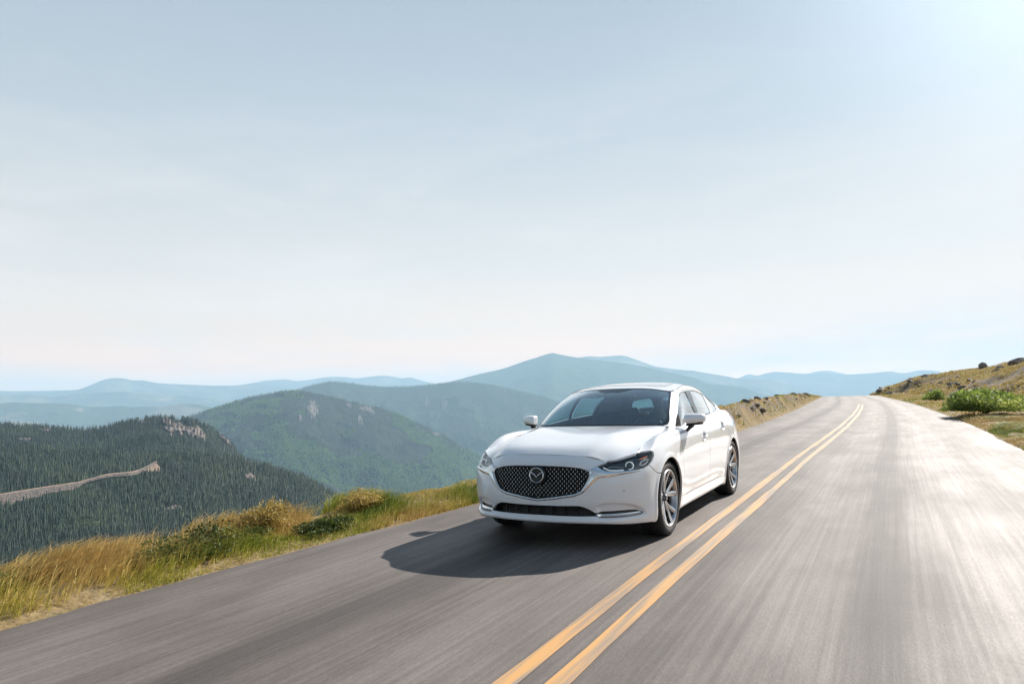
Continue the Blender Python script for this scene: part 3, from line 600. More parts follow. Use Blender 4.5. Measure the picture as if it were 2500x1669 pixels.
# --- mirrors
def mir(s_):
    secs=[]; K=20
    for t in np.linspace(0,1,12):
        y=.862+.198*t; en=(1 if t<.95 else .72); h=.0655*(1-.34*t**1.6)*(1-.16*(1-t)**4)*en; zc=1.036+.006*t; d=.105*(1-.42*t**2.2)*en; xc=-.79-.075*t
        ring_=[]
        for j in range(K):
            a=2*math.pi*j/K; cx,cz=math.cos(a),math.sin(a); p=.72
            X=xc+(abs(cx)**p*math.copysign(1,cx))*d*(.9 if cx>0 else .42); Z=zc+(abs(cz)**p*math.copysign(1,cz))*h*(1 if cz>0 else .82)
            if cx>0: X-=.25*abs(Z-zc)
            ring_.append((X,s_*y,Z))
        secs.append(ring_)
    m=MB().loft(secs).build('mirror',paint,car,sub=1,angle=60)
    # dark lower shell and foot
    lo=MB(); secs=[]
    for t in np.linspace(0,1,8):
        y=.870+.165*t; zc=.978+.020*t; d=.075*(1-.4*t**2); xc=-.80-.055*t; h=.016
        secs.append([(xc+d*math.cos(a)*(.9 if math.cos(a)>0 else .5),s_*y,zc+h*math.sin(a)) for a in [2*math.pi*j/12 for j in range(12)]])
    lo.loft(secs)
    secs=[]
    for t in np.linspace(0,1,6):
        y=.85+.085*t; z=.890+.09*t**.8; xc=-.80-.01*t; d=.050-.010*t; h=.022+.018*t
        secs.append([(xc+d*math.cos(a),s_*(y+h*math.sin(a)*.6),z-h*math.sin(a)*.3) for a in [2*math.pi*j/12 for j in range(12)]])
    lo.loft(secs); lo.build('mirror_foot',black,m,sub=1,angle=60)
    g=MB(); g.box((-.880,s_*.960,1.035),(.004,.11,.07),Matrix.Rotation(s_*math.radians(-6),3,'Z'),.001); g.build('mirror_glass',mat('mirror_silver',(.8,.8,.8),.03,1.),m)
    # black corner behind the pillar
    tri=[gp for gp in ((.795,.012),(.80,.10),(.815,.16),(.93,.012))]
    cp=clips(GH,INv([(.79,.006),(.795,.144),(.815,.20),(.835,.14),(.90,.006)],0)); build_patch('mirror_patch',off(cp,.004) if s_>0 else mirror(off(cp,.004)),mat('matte_black',(.012,.012,.013),.9,spec=.1),m)
for s_ in (1,-1): mir(s_)
# --- wipers
for pts_ in ([(-.44,.10,.992),(-.47,.35,.996),(-.55,.60,1.004)],[(-.425,-.45,.992),(-.435,-.15,.996),(-.44,.12,1.0)]):
    MB().tube(pts_,.006,8).box(pts_[0],(.03,.03,.012)).build('wiper',black,car)
# --- cabin
cab=MB()
secs=[]
for t in np.linspace(-1,1,17):
    y=.72*t; k=1-.1*t*t; secs.append([(-.42-.12*t*t,y,.80),(-.44-.14*t*t,y,.950),(-.52-.10*t*t,y,.965),(-.66,y,.962),(-.80,y,.945),(-.88,y,.90),(-.90,y,.78),(-.80,y,.55),(-.5,y,.5)])
cab.loft(secs); cab.box((-.85,0,.5),(.5,.24,.32),bev=.03); cab.build('dashboard',mat('dashboard_plastic',(.028,.029,.031),.65,bump=(80,.2,.002)),car,angle=40)
bn=MB(); secs=[]
for t in np.linspace(0,1,9):
    a=math.pi*t; secs.append([(-.62-.0,.37-.20*math.cos(a),.955+.045*math.sin(a)),(-.80,.37-.19*math.cos(a),.95+.055*math.sin(a)),(-.84,.37-.18*math.cos(a),.94+.03*math.sin(a)),(-.62,.37-.18*math.cos(a),.94+.02*math.sin(a))])
bn.loft(secs); bn.build('instrument_hood',leather,car)
def seat(x,y,rear=False):
    s=empty('seat',(x,y,.30)); s.parent=car
    w=.50 if not rear else .62
    MB().box((.02,0,.10),(.50,w,.20),bev=.06).build('seat_cushion',leather,s,sub=1)
    R=Matrix.Rotation(math.radians(-14),3,'Y'); MB().box((-.30,0,.46),(.16,w*.94,.62),R,.07).build('backrest',leather,s,sub=1)
    if not rear: MB().box((-.375,0,.84),(.10,.27,.18),R,.045).build('headrest',leather,s,sub=1)
    else: MB().box((-.375,0,.775),(.10,.24,.10),R,.04).build('headrest',leather,s,sub=1)
    if not rear:
        for dy in (-.06,.06): MB().tube([(-.35,dy,.70),(-.37,dy,.80)],.006,8).build('headrest_post',chrome,s)
seat(-1.50,.37); seat(-1.50,-.37)
for y in (.42,-.42): seat(-2.42,y,True)
seat(-2.45,0,True)
MB().box((-2.98,0,.93),(.40,1.24,.04),bev=.01).build('parcel_shelf',leather,car)
stw=empty('steering_wheel',(-.99,.37,.90)); stw.parent=car; stw.rotation_euler=(0,math.radians(-24),0)
MB().tube([(0,.185*math.cos(t),.185*math.sin(t)) for t in np.linspace(0,2*math.pi,40,endpoint=False)],.016,10,close=True).build('wheel_rim',leather,stw)
MB().tube([(0,-.17,0),(.02,-.05,0),(.02,.05,0),(0,.17,0)],[.012,.02,.02,.012],8).tube([(.02,0,0),(0,0,-.17)],[.02,.012],8).box((.03,0,0),(.05,.13,.10),bev=.02).build('wheel_spokes',leather,stw)
MB().tube([(.03,0,0),(.30,0,-.02)],.025,10).build('steering_column',leather,stw)
hl_=clips(RF); build_patch('headliner',both(off(hl_,-.03)),cloth,car)
# camera pod, inside mirror, sun visors
MB().box((-1.02,0,1.285),(.16,.20,.05),Matrix.Rotation(math.radians(28),3,'Y'),.02).build('camera_pod',black,car,sub=1)
im=MB().box((-1.16,.02,1.245),(.03,.25,.065),Matrix.Rotation(math.radians(-8),3,'Y'),.014).build('inside_mirror',black,car,sub=1)
MB().tube([(-1.10,.0,1.31),(-1.14,.01,1.26)],.010,8).build('mirror_stalk',black,im)
for y in (.36,-.36): MB().box((-1.20,y,1.315),(.17,.33,.018),Matrix.Rotation(math.radians(24),3,'Y'),.008).build('sun_visor',cloth,car,sub=1)
lin=off(pillars,-.03)
build_patch('pillar_lining',both(lin),leather,car)
# ================================================================== noise
def _h(ix,iy,s):
    n=(ix.astype(np.int64)*374761393+iy.astype(np.int64)*668265263+s*1274126177)&0xffffffff
    n=((n^(n>>13))*1274126177)&0xffffffff; n=(n^(n>>16))&0xffffffff
    return n/4294967295.0
def vnoise(x,y,s=0):
    ix,iy=np.floor(x),np.floor(y); fx,fy=x-ix,y-iy; ux,uy=fx**3*(fx*(fx*6-15)+10),fy**3*(fy*(fy*6-15)+10)
    a,b,c,d=_h(ix,iy,s),_h(ix+1,iy,s),_h(ix,iy+1,s),_h(ix+1,iy+1,s)
    return (a+(b-a)*ux)*(1-uy)+(c+(d-c)*ux)*uy
def fbm(x,y,o=5,s=0,ridge=False):
    r=0;a=.5;t=0
    for i in range(o):
        n=vnoise(x*2**i,y*2**i,s+i*17); n=1-abs(2*n-1) if ridge else n
        r=r+a*n; t+=a; a*=.5
    return r/t
# ================================================================== road and the ground beside it
RL=np.array([(60,-1.2),(30,-1.7),(12,-2.0),(4.2,-2.02),(2.6,-2.0),(1.2,-1.94),(-1,-1.85),(-8,-1.72),(-16.2,-1.72),(-23,-1.95),(-30.7,-2.35),(-42,-3.0),(-57,-4.0),(-80,-5.5),(-107,-7.3),(-125,-8.8),(-150,-11.5)])
RR=np.array([(60,5.6),(30,5.1),(12,4.85),(4,4.8),(-1,4.8),(-9.8,4.78),(-17.5,4.72),(-25,4.5),(-32.3,4.2),(-43,3.7),(-55,3.0),(-80,1.2),(-107,-.7),(-125,-2.1),(-150,-4.6)])
def rl(x): return np.interp(-x,-RL[:,0],RL[:,1])
def rr(x): return np.interp(-x,-RR[:,0],RR[:,1])
def rz(x):    # height of the road: level, then over the crest
    return -np.where(x<-100,(-x-100)**2*.0035,0)-np.where(x>25,(x-25)**2*.001,0)
def kgrid(xs,f,n): return None
XS=np.concatenate([np.arange(58,12,-1.0),np.arange(12,-20,-.12),np.arange(-20,-60,-.4),np.arange(-60,-150,-1.0)])
# crest lines seen beside the road: (pixel in the photograph, distance)
kk=2500/2349
def crest(pts): return np.array([at((x*kk,y*kk),d) for x,y,d in pts])
CR_R=np.array([(60,40,.35),(-150,34,.35)],float)
CR_L=crest([(1600,968,15.5),(1655,957,19),(1685,944,23),(1722,925,29),(1762,913,37),(1800,906,48),(1840,904.5,62),(1870,904,78),(1890,906,95),(1899,907,108)])
def ground_side(side):
    """cross sections outward from the road edge; returns vertices for (x station, k offsets)"""
    cr=CR_R if side>0 else CR_L; o=np.argsort(-cr[:,0]); cr=cr[o]
    V=[]
    offs=np.concatenate([np.linspace(0,3,36),np.linspace(3.2,12,36),np.linspace(12.5,60,50),np.linspace(62,220,20)])
    for x in XS:
        e=rr(x) if side>0 else rl(x); z0=rz(np.array(x))
        if side>0:
            cx=np.clip(x,cr[-1,0],cr[0,0]); cy=np.interp(-cx,-cr[:,0],cr[:,1]); cz=np.interp(-cx,-cr[:,0],cr[:,2])
            D=max(cy-e,3.0); t=offs/D
            foot=.10+.25*sstep(-8,-40,x)
            # verge, nearly level pull-off, then the slope up to the crest and down behind it
            prof=sstep(foot,1.0,t)**.85*cz
            prof=np.where(t>1,cz-(offs-D)*.10-.004*(offs-D)**1.5,prof)
            z=z0*np.exp(-offs/8.)+ .05*sstep(.1,.7,offs)+prof
            nz=fbm(x*.25+offs*0,(e+offs)*.25+9,5,3)-.5; rough=sstep(1.2,6,offs); z=z+nz*rough*.35
            z=z+(fbm(x*1.3+3,(e+offs)*1.3,4,8)-.5)*.22*sstep(.3,1.5,offs)
            y=e+offs
        else:
            cx=np.clip(x,cr[-1,0],cr[0,0]); cy=np.interp(-cx,-cr[:,0],cr[:,1]); cz=np.interp(-cx,-cr[:,0],cr[:,2])
            on=sstep(-11,-17,x); D=max(e-cy,.8) if x<-12 else 1.1; D=D*on+1.1*(1-on) if x<-8 else 1.1
            bank=cz*on+.03*(1-on); t=offs/D
            z=np.where(t<1,bank*sstep(.05,1,t)**.8,bank-(offs-D)*(.38+.25*(1-on))-.012*np.minimum(offs-D,30)**1.5*0)
            z=np.where(t<1,z,z-.15*sstep(1,1.6,t)*0)
            z=z0*np.exp(-offs/8.)+z+.04*sstep(.1,.6,offs)*(1-on)
            nz=fbm(x*.35+7,offs*.35,5,5)-.5; z=z+nz*1.0*sstep(.8,5,offs)*np.where(t<1,.35,1.)
            z=z+(fbm(x*2.1+3,offs*2.1,4,11)-.5)*.16*sstep(.15,.8,offs)
            y=e-offs
        V.append(np.stack([np.full(len(offs),x),y,z-.012*sstep(.5,0,offs)],1))
    return np.array(V),offs
VR,OFF=ground_side(1); VL,_=ground_side(-1)
class HF:
    """height of the verge at (x, offset from the road edge)"""
    def __init__(s,V): s.V=V; s.x=XS; s.o=OFF
    def at(s,x,o):
        i=np.clip(np.searchsorted(-s.x,-x)-1,0,len(s.x)-2); fx=np.clip((s.x[i]-x)/(s.x[i]-s.x[i+1]),0,1)
        j=np.clip(np.searchsorted(s.o,o)-1,0,len(s.o)-2); fo=np.clip((o-s.o[j])/(s.o[j+1]-s.o[j]),0,1)
        a=s.V[i,j]*(1-fo)[:,None]+s.V[i,j+1]*fo[:,None]; b=s.V[i+1,j]*(1-fo)[:,None]+s.V[i+1,j+1]*fo[:,None]
        return a*(1-fx)[:,None]+b*fx[:,None]
HR,HL_=HF(VR),HF(VL)
# ground material: dry grass, earth and gravel mixed by noise, greener patches
def ground_mat():
    m=bpy.data.materials.new('dry_ground'); m.use_nodes=True; t=m.node_tree; b=t.nodes['Principled BSDF']; b.inputs['Roughness'].default_value=.95; b.inputs['Specular IOR Level'].default_value=.1
    g=t.nodes.new('ShaderNodeNewGeometry')
    def noise(sc_,d=6,st=None):
        n=t.nodes.new('ShaderNodeTexNoise'); n.inputs['Scale'].default_value=sc_; n.inputs['Detail'].default_value=d; t.links.new(g.outputs['Position'],n.inputs[0]); return n
    def ramp(n,stops):
        r=t.nodes.new('ShaderNodeValToRGB'); t.links.new(n.outputs[0],r.inputs[0]); e=r.color_ramp.elements
        e[0].position,e[0].color=stops[0][0],(*stops[0][1],1); e[1].position,e[1].color=stops[-1][0],(*stops[-1][1],1)
        for p,c in stops[1:-1]: q=e.new(p); q.color=(*c,1)
        return r
    a=ramp(noise(.9),[(.32,(.10,.08,.035)),(.45,(.26,.18,.07)),(.55,(.34,.235,.10)),(.68,(.13,.11,.04))]); c=ramp(noise(5.0),[(.30,(.06,.05,.04)),(.5,(.17,.135,.09)),(.7,(.27,.23,.18))])
    mx=t.nodes.new('ShaderNodeMix'); mx.data_type='RGBA'; mx.inputs[0].default_value=.45; t.links.new(a.outputs[0],mx.inputs[6]); t.links.new(c.outputs[0],mx.inputs[7]); 
    # stony ground shows through on the banks above the road
    sx=t.nodes.new('ShaderNodeSeparateXYZ'); t.links.new(g.outputs['Position'],sx.inputs[0]); hm_=t.nodes.new('ShaderNodeMapRange'); hm_.inputs[1].default_value=.14; hm_.inputs[2].default_value=.5; t.links.new(sx.outputs[2],hm_.inputs[0])
    rk=ramp(noise(1.1,8),[(.45,(0,0,0)),(.53,(1,1,1))]); ml=t.nodes.new('ShaderNodeMath'); ml.operation='MULTIPLY'; t.links.new(rk.outputs[0],ml.inputs[0]); t.links.new(hm_.outputs[0],ml.inputs[1]); m8=t.nodes.new('ShaderNodeMath'); m8.operation='MULTIPLY'; m8.inputs[1].default_value=.8; t.links.new(ml.outputs[0],m8.inputs[0])
    m2=t.nodes.new('ShaderNodeMix'); m2.data_type='RGBA'; t.links.new(m8.outputs[0],m2.inputs[0]); t.links.new(mx.outputs[2],m2.inputs[6]); cr=ramp(noise(3.2),[(.35,(.045,.038,.034)),(.65,(.20,.17,.15))]); t.links.new(cr.outputs[0],m2.inputs[7]); t.links.new(m2.outputs[2],b.inputs['Base Color'])
    n=noise(14.); bp_=t.nodes.new('ShaderNodeBump'); bp_.inputs['Strength'].default_value=.6; bp_.inputs['Distance'].default_value=.05; t.links.new(n.outputs[0],bp_.inputs['Height']); t.links.new(bp_.outputs[0],b.inputs['Normal'])
    return m
GM=ground_mat()
nR=len(OFF)
Vg=np.concatenate([VR.reshape(-1,3),VL.reshape(-1,3)]); T1=grid_tris(len(XS),nR,True); T2=grid_tris(len(XS),nR)+len(XS)*nR
i=np.arange(len(XS)-1)     # sheet under the road joins both sides
a,b=i*nR,(i+1)*nR; c,d=a+len(XS)*nR,b+len(XS)*nR
T3=np.concatenate([np.stack([a,b,d],1),np.stack([a,d,c],1)])
go=mesh_np('ground',Vg,np.concatenate([T1,T2,T3]),GM); tag(go,kind='structure')
# road sheet: 4 mm above the ground sheet, slightly ragged edges
rx=XS; ny=60; tt=np.linspace(0,1,ny); L=rl(rx)+.06*(fbm(rx*1.7,rx*0+1,4,21)-.5)*2-.02; R=rr(rx)+.06*(fbm(rx*1.7,rx*0+5,4,22)-.5)*2+.02
Y=L[:,None]*(1-tt)+R[:,None]*tt; crown=.0; Z=rz(rx)[:,None]+.004+0*Y
V=np.stack([np.repeat(rx[:,None],ny,1),Y,Z],-1).reshape(-1,3)
def road_mat():
    m=bpy.data.materials.new('worn_asphalt'); m.use_nodes=True; t=m.node_tree; b=t.nodes['Principled BSDF']
    g=t.nodes.new('ShaderNodeAttribute'); g.attribute_name='lane'; g.attribute_type='GEOMETRY'      # (distance along, offset from the centre line)
    def noise(scale,stretch,d=5,rough=.55,off=(0,0,0)):
        mp_=t.nodes.new('ShaderNodeMapping'); mp_.inputs['Scale'].default_value=stretch; mp_.inputs['Location'].default_value=off; t.links.new(g.outputs['Vector'],mp_.inputs[0])
        n=t.nodes.new('ShaderNodeTexNoise'); n.inputs['Scale'].default_value=scale; n.inputs['Detail'].default_value=d; n.inputs['Roughness'].default_value=rough; t.links.new(mp_.outputs[0],n.inputs[0]); return n
    def mr(n,a,b_,c,d_,o=0):
        r=t.nodes.new('ShaderNodeMapRange'); r.inputs[1].default_value=a; r.inputs[2].default_value=b_; r.inputs[3].default_value=c; r.inputs[4].default_value=d_; t.links.new(n.outputs[o],r.inputs[0]); return r
    def mul(a,b_,op='MULTIPLY'):
        q=t.nodes.new('ShaderNodeMath'); q.operation=op
        for i_,s in enumerate((a,b_)):
            if isinstance(s,(int,float)): q.inputs[i_].default_value=s
            else: t.links.new(s.outputs[0],q.inputs[i_])
        return q
    streak=mr(noise(1.0,(.30,26,1),6,.6),.32,.70,.80,1.24)          # fine grooves worn along the driving direction
    streak2=mr(noise(1.0,(.12,5.5,1),5,.6,(3,9,0)),.32,.68,.90,1.10)
    patch=mr(noise(1.0,(.45,1.3,1),6,.62,(11,2,0)),.36,.66,.74,1.28)    # old repairs and dusty patches
    grit=mr(noise(1.0,(22,60,1),3,.7),.30,.70,.84,1.16)
    # polished wheel paths in both lanes
    sp=t.nodes.new('ShaderNodeSeparateXYZ'); t.links.new(g.outputs['Vector'],sp.inputs[0]); tr=None
    for c0 in (-2.3,-.85,.70,2.15):
        s_=t.nodes.new('ShaderNodeMath'); s_.operation='SUBTRACT'; t.links.new(sp.outputs[1],s_.inputs[0]); s_.inputs[1].default_value=c0
        a_=t.nodes.new('ShaderNodeMath'); a_.operation='ABSOLUTE'; t.links.new(s_.outputs[0],a_.inputs[0])
        q=mr(a_,.10,.48,1.0,0.); q.interpolation_type='SMOOTHSTEP'
        tr=q if tr is None else mul(tr,q,'MAXIMUM')
    track=mr(tr,0,1,.92,1.16); dk=None
    for c0 in (1.42,-1.55):
        s_=t.nodes.new('ShaderNodeMath'); s_.operation='SUBTRACT'; t.links.new(sp.outputs[1],s_.inputs[0]); s_.inputs[1].default_value=c0
        a_=t.nodes.new('ShaderNodeMath'); a_.operation='ABSOLUTE'; t.links.new(s_.outputs[0],a_.inputs[0]); q=mr(a_,.08,.26,.62,1.); q.interpolation_type='SMOOTHSTEP'      # oil band in the middle of each lane
        dk=q if dk is None else mul(dk,q)
    track=mul(track,dk)
    v=mul(mul(streak,streak2),mul(mul(patch,grit),track))
    col=t.nodes.new('ShaderNodeMix'); col.data_type='RGBA'; col.inputs[6].default_value=(0,0,0,1); col.inputs[7].default_value=(.125,.105,.095,1); t.links.new(v.outputs[0],col.inputs[0]); col.clamp_factor=False
    # amber tint of old paint dust beside the centre line
    t.links.new(col.outputs[2],b.inputs['Base Color'])
    rr_=mr(v,.6,1.4,.74,.65); t.links.new(rr_.outputs[0],b.inputs['Roughness']); b.inputs['Specular IOR Level'].default_value=.42
    n=noise(1.0,(70,90,1),2,.6); bp_=t.nodes.new('ShaderNodeBump'); bp_.inputs['Strength'].default_value=.35; bp_.inputs['Distance'].default_value=.004; t.links.new(n.outputs[0],bp_.inputs['Height']); t.links.new(bp_.outputs[0],b.inputs['Normal'])
    return m
def lane_attr(o,x,y):
    at_=o.data.attributes.new('lane','FLOAT_VECTOR','POINT'); c=centre(x); at_.data.foreach_set('vector',np.stack([-x,y-c,0*x],1).astype(np.float32).ravel())
CL=np.array([(60,1.9),(30,1.5),(12,1.36),(5,1.29),(3.5,1.275),(1.5,1.23),(0,1.215),(-2,1.20),(-8.4,1.12),(-13,1.11),(-19.5,1.07),(-30,.88),(-43,.48),(-57,-.15),(-80,-1.9),(-107,-3.9),(-150,-8)])
def centre(x): return np.interp(-x,-CL[:,0],CL[:,1])
ro=mesh_np('road',V,grid_tris(len(rx),ny),road_mat()); lane_attr(ro,V[:,0],V[:,1]); tag(ro,kind='structure')
# double yellow centre line
def paint_mat():
    m=bpy.data.materials.new('yellow_road_paint'); m.use_nodes=True; t=m.node_tree; b=t.nodes['Principled BSDF']; b.inputs['Roughness'].default_value=.55
    g=t.nodes.new('ShaderNodeAttribute'); g.attribute_name='lane'
    mp_=t.nodes.new('ShaderNodeMapping'); mp_.inputs['Scale'].default_value=(.8,24,1); t.links.new(g.outputs['Vector'],mp_.inputs[0]); n=t.nodes.new('ShaderNodeTexNoise'); n.inputs['Scale'].default_value=1; n.inputs['Detail'].default_value=6; t.links.new(mp_.outputs[0],n.inputs[0])
    r=t.nodes.new('ShaderNodeValToRGB'); e=r.color_ramp.elements; e[0].position=.40; e[0].color=(.27,.21,.16,1); e[1].position=.60; e[1].color=(.58,.31,.105,1); t.links.new(n.outputs[0],r.inputs[0]); t.links.new(r.outputs[0],b.inputs['Base Color']); return m
PM=paint_mat()
xs2=XS[(XS<40)&(XS>-50)]
for s_ in (-1,1):
    c=centre(xs2)+s_*.112; hw=.050+.012*(fbm(xs2*.8,xs2*0+s_*3,4,31)-.5)*2
    Vp=np.stack([np.stack([xs2,c-hw,rz(xs2)+.008],1),np.stack([xs2,c+hw,rz(xs2)+.008],1)],1).reshape(-1,3)
    o=mesh_np('centre_line' ,Vp,grid_tris(len(xs2),2),PM); lane_attr(o,Vp[:,0],Vp[:,1]); tag(o,kind='structure')
# ================================================================== hills
def hill_mat(name,base,pale,rock,pale_amt,rock_amt,sc_=.004,bump=1.0):
    m=bpy.data.materials.new(name); m.use_nodes=True; t=m.node_tree; b=t.nodes['Principled BSDF']; b.inputs['Roughness'].default_value=1.; b.inputs['Specular IOR Level'].default_value=.05
    g=t.nodes.new('ShaderNodeNewGeometry')
    def noise(s,d=7,r=.6):
        n=t.nodes.new('ShaderNodeTexNoise'); n.inputs['Scale'].default_value=s; n.inputs['Detail'].default_value=d; n.inputs['Roughness'].default_value=r; t.links.new(g.outputs['Position'],n.inputs[0]); return n
    def mixc(f,a,b_):
        x=t.nodes.new('ShaderNodeMix'); x.data_type='RGBA'
        t.links.new(f.outputs[0],x.inputs[0])
        for i_,c in ((6,a),(7,b_)):
            if isinstance(c,tuple): x.inputs[i_].default_value=(*c,1)
            else: t.links.new(c.outputs[2],x.inputs[i_])
        return x
    def mr(n,a,b_,c=0,d=1):
        r=t.nodes.new('ShaderNodeMapRange'); r.inputs[1].default_value=a; r.inputs[2].default_value=b_; r.inputs[3].default_value=c; r.inputs[4].default_value=d; t.links.new(n.outputs[0],r.inputs[0]); return r
    fine=mixc(mr(noise(sc_*22,4),.35,.65),tuple(c*.55 for c in base),tuple(c*1.35 for c in base))
    p=mixc(mr(noise(sc_),.5,.62,0,pale_amt),fine,pale); q=mixc(mr(noise(sc_*2.3,8,.65),.58,.66,0,rock_amt),p,rock); t.links.new(q.outputs[2],b.inputs['Base Color'])
    n=noise(sc_*14,6); bp_=t.nodes.new('ShaderNodeBump'); bp_.inputs['Strength'].default_value=bump; bp_.inputs['Distance'].default_value=.35/sc_/10; t.links.new(n.outputs[0],bp_.inputs['Height']); t.links.new(bp_.outputs[0],b.inputs['Normal'])
    return m
class Ridge:
    """a hill: crest line (photograph pixels with true distances) and a slope that falls towards the viewer and behind"""
    def __init__(s,name,pts,depth,drop,m,n=420,rows=90,rough=60,freq=1/420.,seed=1,power=.9,back=.5,crest_n=6):
        P=np.array([(x,y,d) for x,y,d in pts],float); x=np.linspace(P[0,0],P[-1,0],n)
        # smooth crest
        y=np.interp(x,P[:,0],P[:,1]); d=np.interp(x,P[:,0],P[:,2]); k=np.hanning(9); k/=k.sum(); yp=np.pad(y,4,mode='edge'); y=np.convolve(yp,k,'valid')
        C=np.array([at((a,b),c) for a,b,c in zip(x,y,d)]); s.C=C
        dirs=C[:,:2]-CAM[:2]; dist=np.linalg.norm(dirs,axis=1); dirs/=dist[:,None]
        t=np.concatenate([np.linspace(-back,0,20)[:-1],np.linspace(0,1,rows)])
        dp=np.interp(x,P[:,0],[depth]*len(P)) if np.isscalar(depth) else np.interp(x,[q[0] for q in depth],[q[1] for q in depth])
        dr=np.interp(x,P[:,0],[drop]*len(P)) if np.isscalar(drop) else np.interp(x,[q[0] for q in drop],[q[1] for q in drop])
        r=dist[:,None]-t[None]*dp[:,None]; XY=CAM[None,None,:2]+dirs[:,None]*r[...,None]
        Z=C[:,2][:,None]-np.where(t[None]>=0,np.abs(t[None])**power*dr[:,None],np.abs(t[None])**1.3*dr[:,None]*1.2)
        nz=fbm(XY[...,0]*freq+seed*3.1,XY[...,1]*freq+seed*1.7,6,seed,True)-.5; n2=fbm(XY[...,0]*freq*5+seed,XY[...,1]*freq*5,4,seed+50)-.5
        Z=Z+nz*rough*sstep(0,.35,np.abs(t))[None]+n2*(rough*.22*sstep(0,.1,np.abs(t))[None]) + (n2*crest_n)*np.exp(-(t/.05)**2)[None]
        s.V=np.concatenate([XY,Z[...,None]],-1); s.t=t; s.x=x; s.name=name
        s.o=mesh_np(name,s.V.reshape(-1,3),grid_tris(n,len(t)),m); tag(s.o,kind='structure')
        N=vnormals(s.V.reshape(-1,3),grid_tris(n,len(t)));
        if N[:,2].mean()<0: s.o.data.flip_normals()
    def sample(s,fx,ft):
        """points on the slope; fx in [0,1] along the crest, ft = t"""
        i=fx*(len(s.x)-1); i0=np.clip(i.astype(int),0,len(s.x)-2); a=(i-i0)[:,None]; j=np.interp(ft,s.t,np.arange(len(s.t))); j0=np.clip(j.astype(int),0,len(s.t)-2); b=(j-j0)[:,None]
        V=s.V; return (V[i0,j0]*(1-a)+V[i0+1,j0]*a)*(1-b)+(V[i0,j0+1]*(1-a)+V[i0+1,j0+1]*a)*b
FOR=(.020,.034,.018)
farm=hill_mat('far_hills',(.05,.07,.055),(.30,.25,.17),(.34,.28,.22),.5,.6,.0011,.8)
midm=hill_mat('forest_slope_far',(.040,.066,.040),(.06,.10,.03),(.30,.25,.21),.5,.25,.0035,1.)
nearm=hill_mat('forest_floor',(.022,.032,.016),(.05,.07,.025),(.16,.13,.10),.5,.3,.008,1.)
w=lambda L,d: [(x,y,d) for x,y in L]
HILLS={}
def R_(nm,L,d,*a,**k): dy={'A1':9,'A3':9,'B2':5,'B1':4}.get(nm,0); HILLS[nm]=Ridge(k.pop('oname','mountain'),[(p[0],p[1]+dy,p[2] if len(p)>2 else d) for p in L],*a,**k); return HILLS[nm]
# farthest ranges
R_('F2',[(1700,945),(1795,927),(1826,912),(1850,916),(1890,925),(1955,918),(1990,907),(2022,904),(2060,912),(2100,920),(2300,916),(2420,925),(2700,930)],22500,3500,1000,farm,n=300,rough=160,freq=1/3135,seed=11,crest_n=12)
R_('F',[(1500,960),(1700,945),(1836,920),(1870,911),(1894,907),(1925,909),(1955,912),(2005,913),(2074,914),(2100,912),(2126,911),(2150,908),(2177,906),(2200,911),(2215,910),(2235,905),(2255,903),(2285,905),(2310,911),(2400,925),(2700,940)],20500,3500,1000,farm,n=360,rough=160,freq=1/2750,seed=12,crest_n=10)
R_('G4',[(-300,960),(0,955),(400,948),(575,942),(654,928),(700,925),(720,930),(750,928),(790,921),(803,920),(844,920),(868,924),(905,919),(934,916),(960,919),(978,924),(1002,920),(1041,932),(1100,942),(1300,950)],21500,3500,1000,farm,n=420,rough=160,freq=1/2720,seed=13,crest_n=10)
R_('G1',[(-400,958),(0,954),(60,955),(112,957),(191,951),(215,942),(230,936),(243,930),(255,926),(270,923),(287,922),(303,923),(319,928),(335,928),(351,928),(383,935),(446,938),(526,941),(575,941),(620,936),(660,941),(720,950),(1000,965)],18500,3500,950,farm,n=420,rough=160,freq=1/2192,seed=14,crest_n=8)
R_('E',[(1250,940),(1380,893),(1415,872),(1440,869),(1469,871),(1500,868),(1522,867),(1540,873),(1560,880),(1597,894),(1625,898),(1660,902),(1690,904),(1724,910),(1767,917),(1795,923),(1830,926),(1870,925),(1904,932),(1938,946),(2000,965),(2200,990)],16500,3500,1000,farm,n=360,rough=150,freq=1/1975,seed=15,crest_n=8)
R_('G2',[(-400,962),(0,965),(30,964),(64,962),(90,965),(128,969),(191,961),(255,957),(303,956),(340,958),(383,961),(446,965),(520,973),(600,978),(800,1000)],15000,3300,900,farm,n=400,rough=140,freq=1/1653,seed=16,crest_n=8)
R_('D',[(1000,960),(1090,934),(1128,924),(1160,915),(1192,908),(1230,899),(1262,888),(1290,878),(1309,873),(1322,868),(1335,864),(1347,861),(1362,864),(1380,868),(1400,871),(1426,875),(1460,878),(1490,883),(1533,887),(1580,896),(1620,905),(1660,914),(1700,923),(1724,935),(1745,939),(1768,939),(1800,943),(1836,952),(1880,969),(1930,992),(2100,1040)],12500,[(1000,4600),(2100,4600)],[(1000,1200),(2100,1200)],midm,n=460,rough=150,freq=1/1458,seed=17,crest_n=7)
R_('G3',[(-400,990),(0,984),(24,982),(48,982),(96,984),(130,984),(159,985),(185,988),(207,992),(255,993),(290,991),(320,993),(351,992),(398,992),(425,989),(446,985),(478,986),(500,990),(530,996),(600,1010),(800,1040)],10500,3000,780,farm,n=400,rough=130,freq=1/1227,seed=18,crest_n=6)
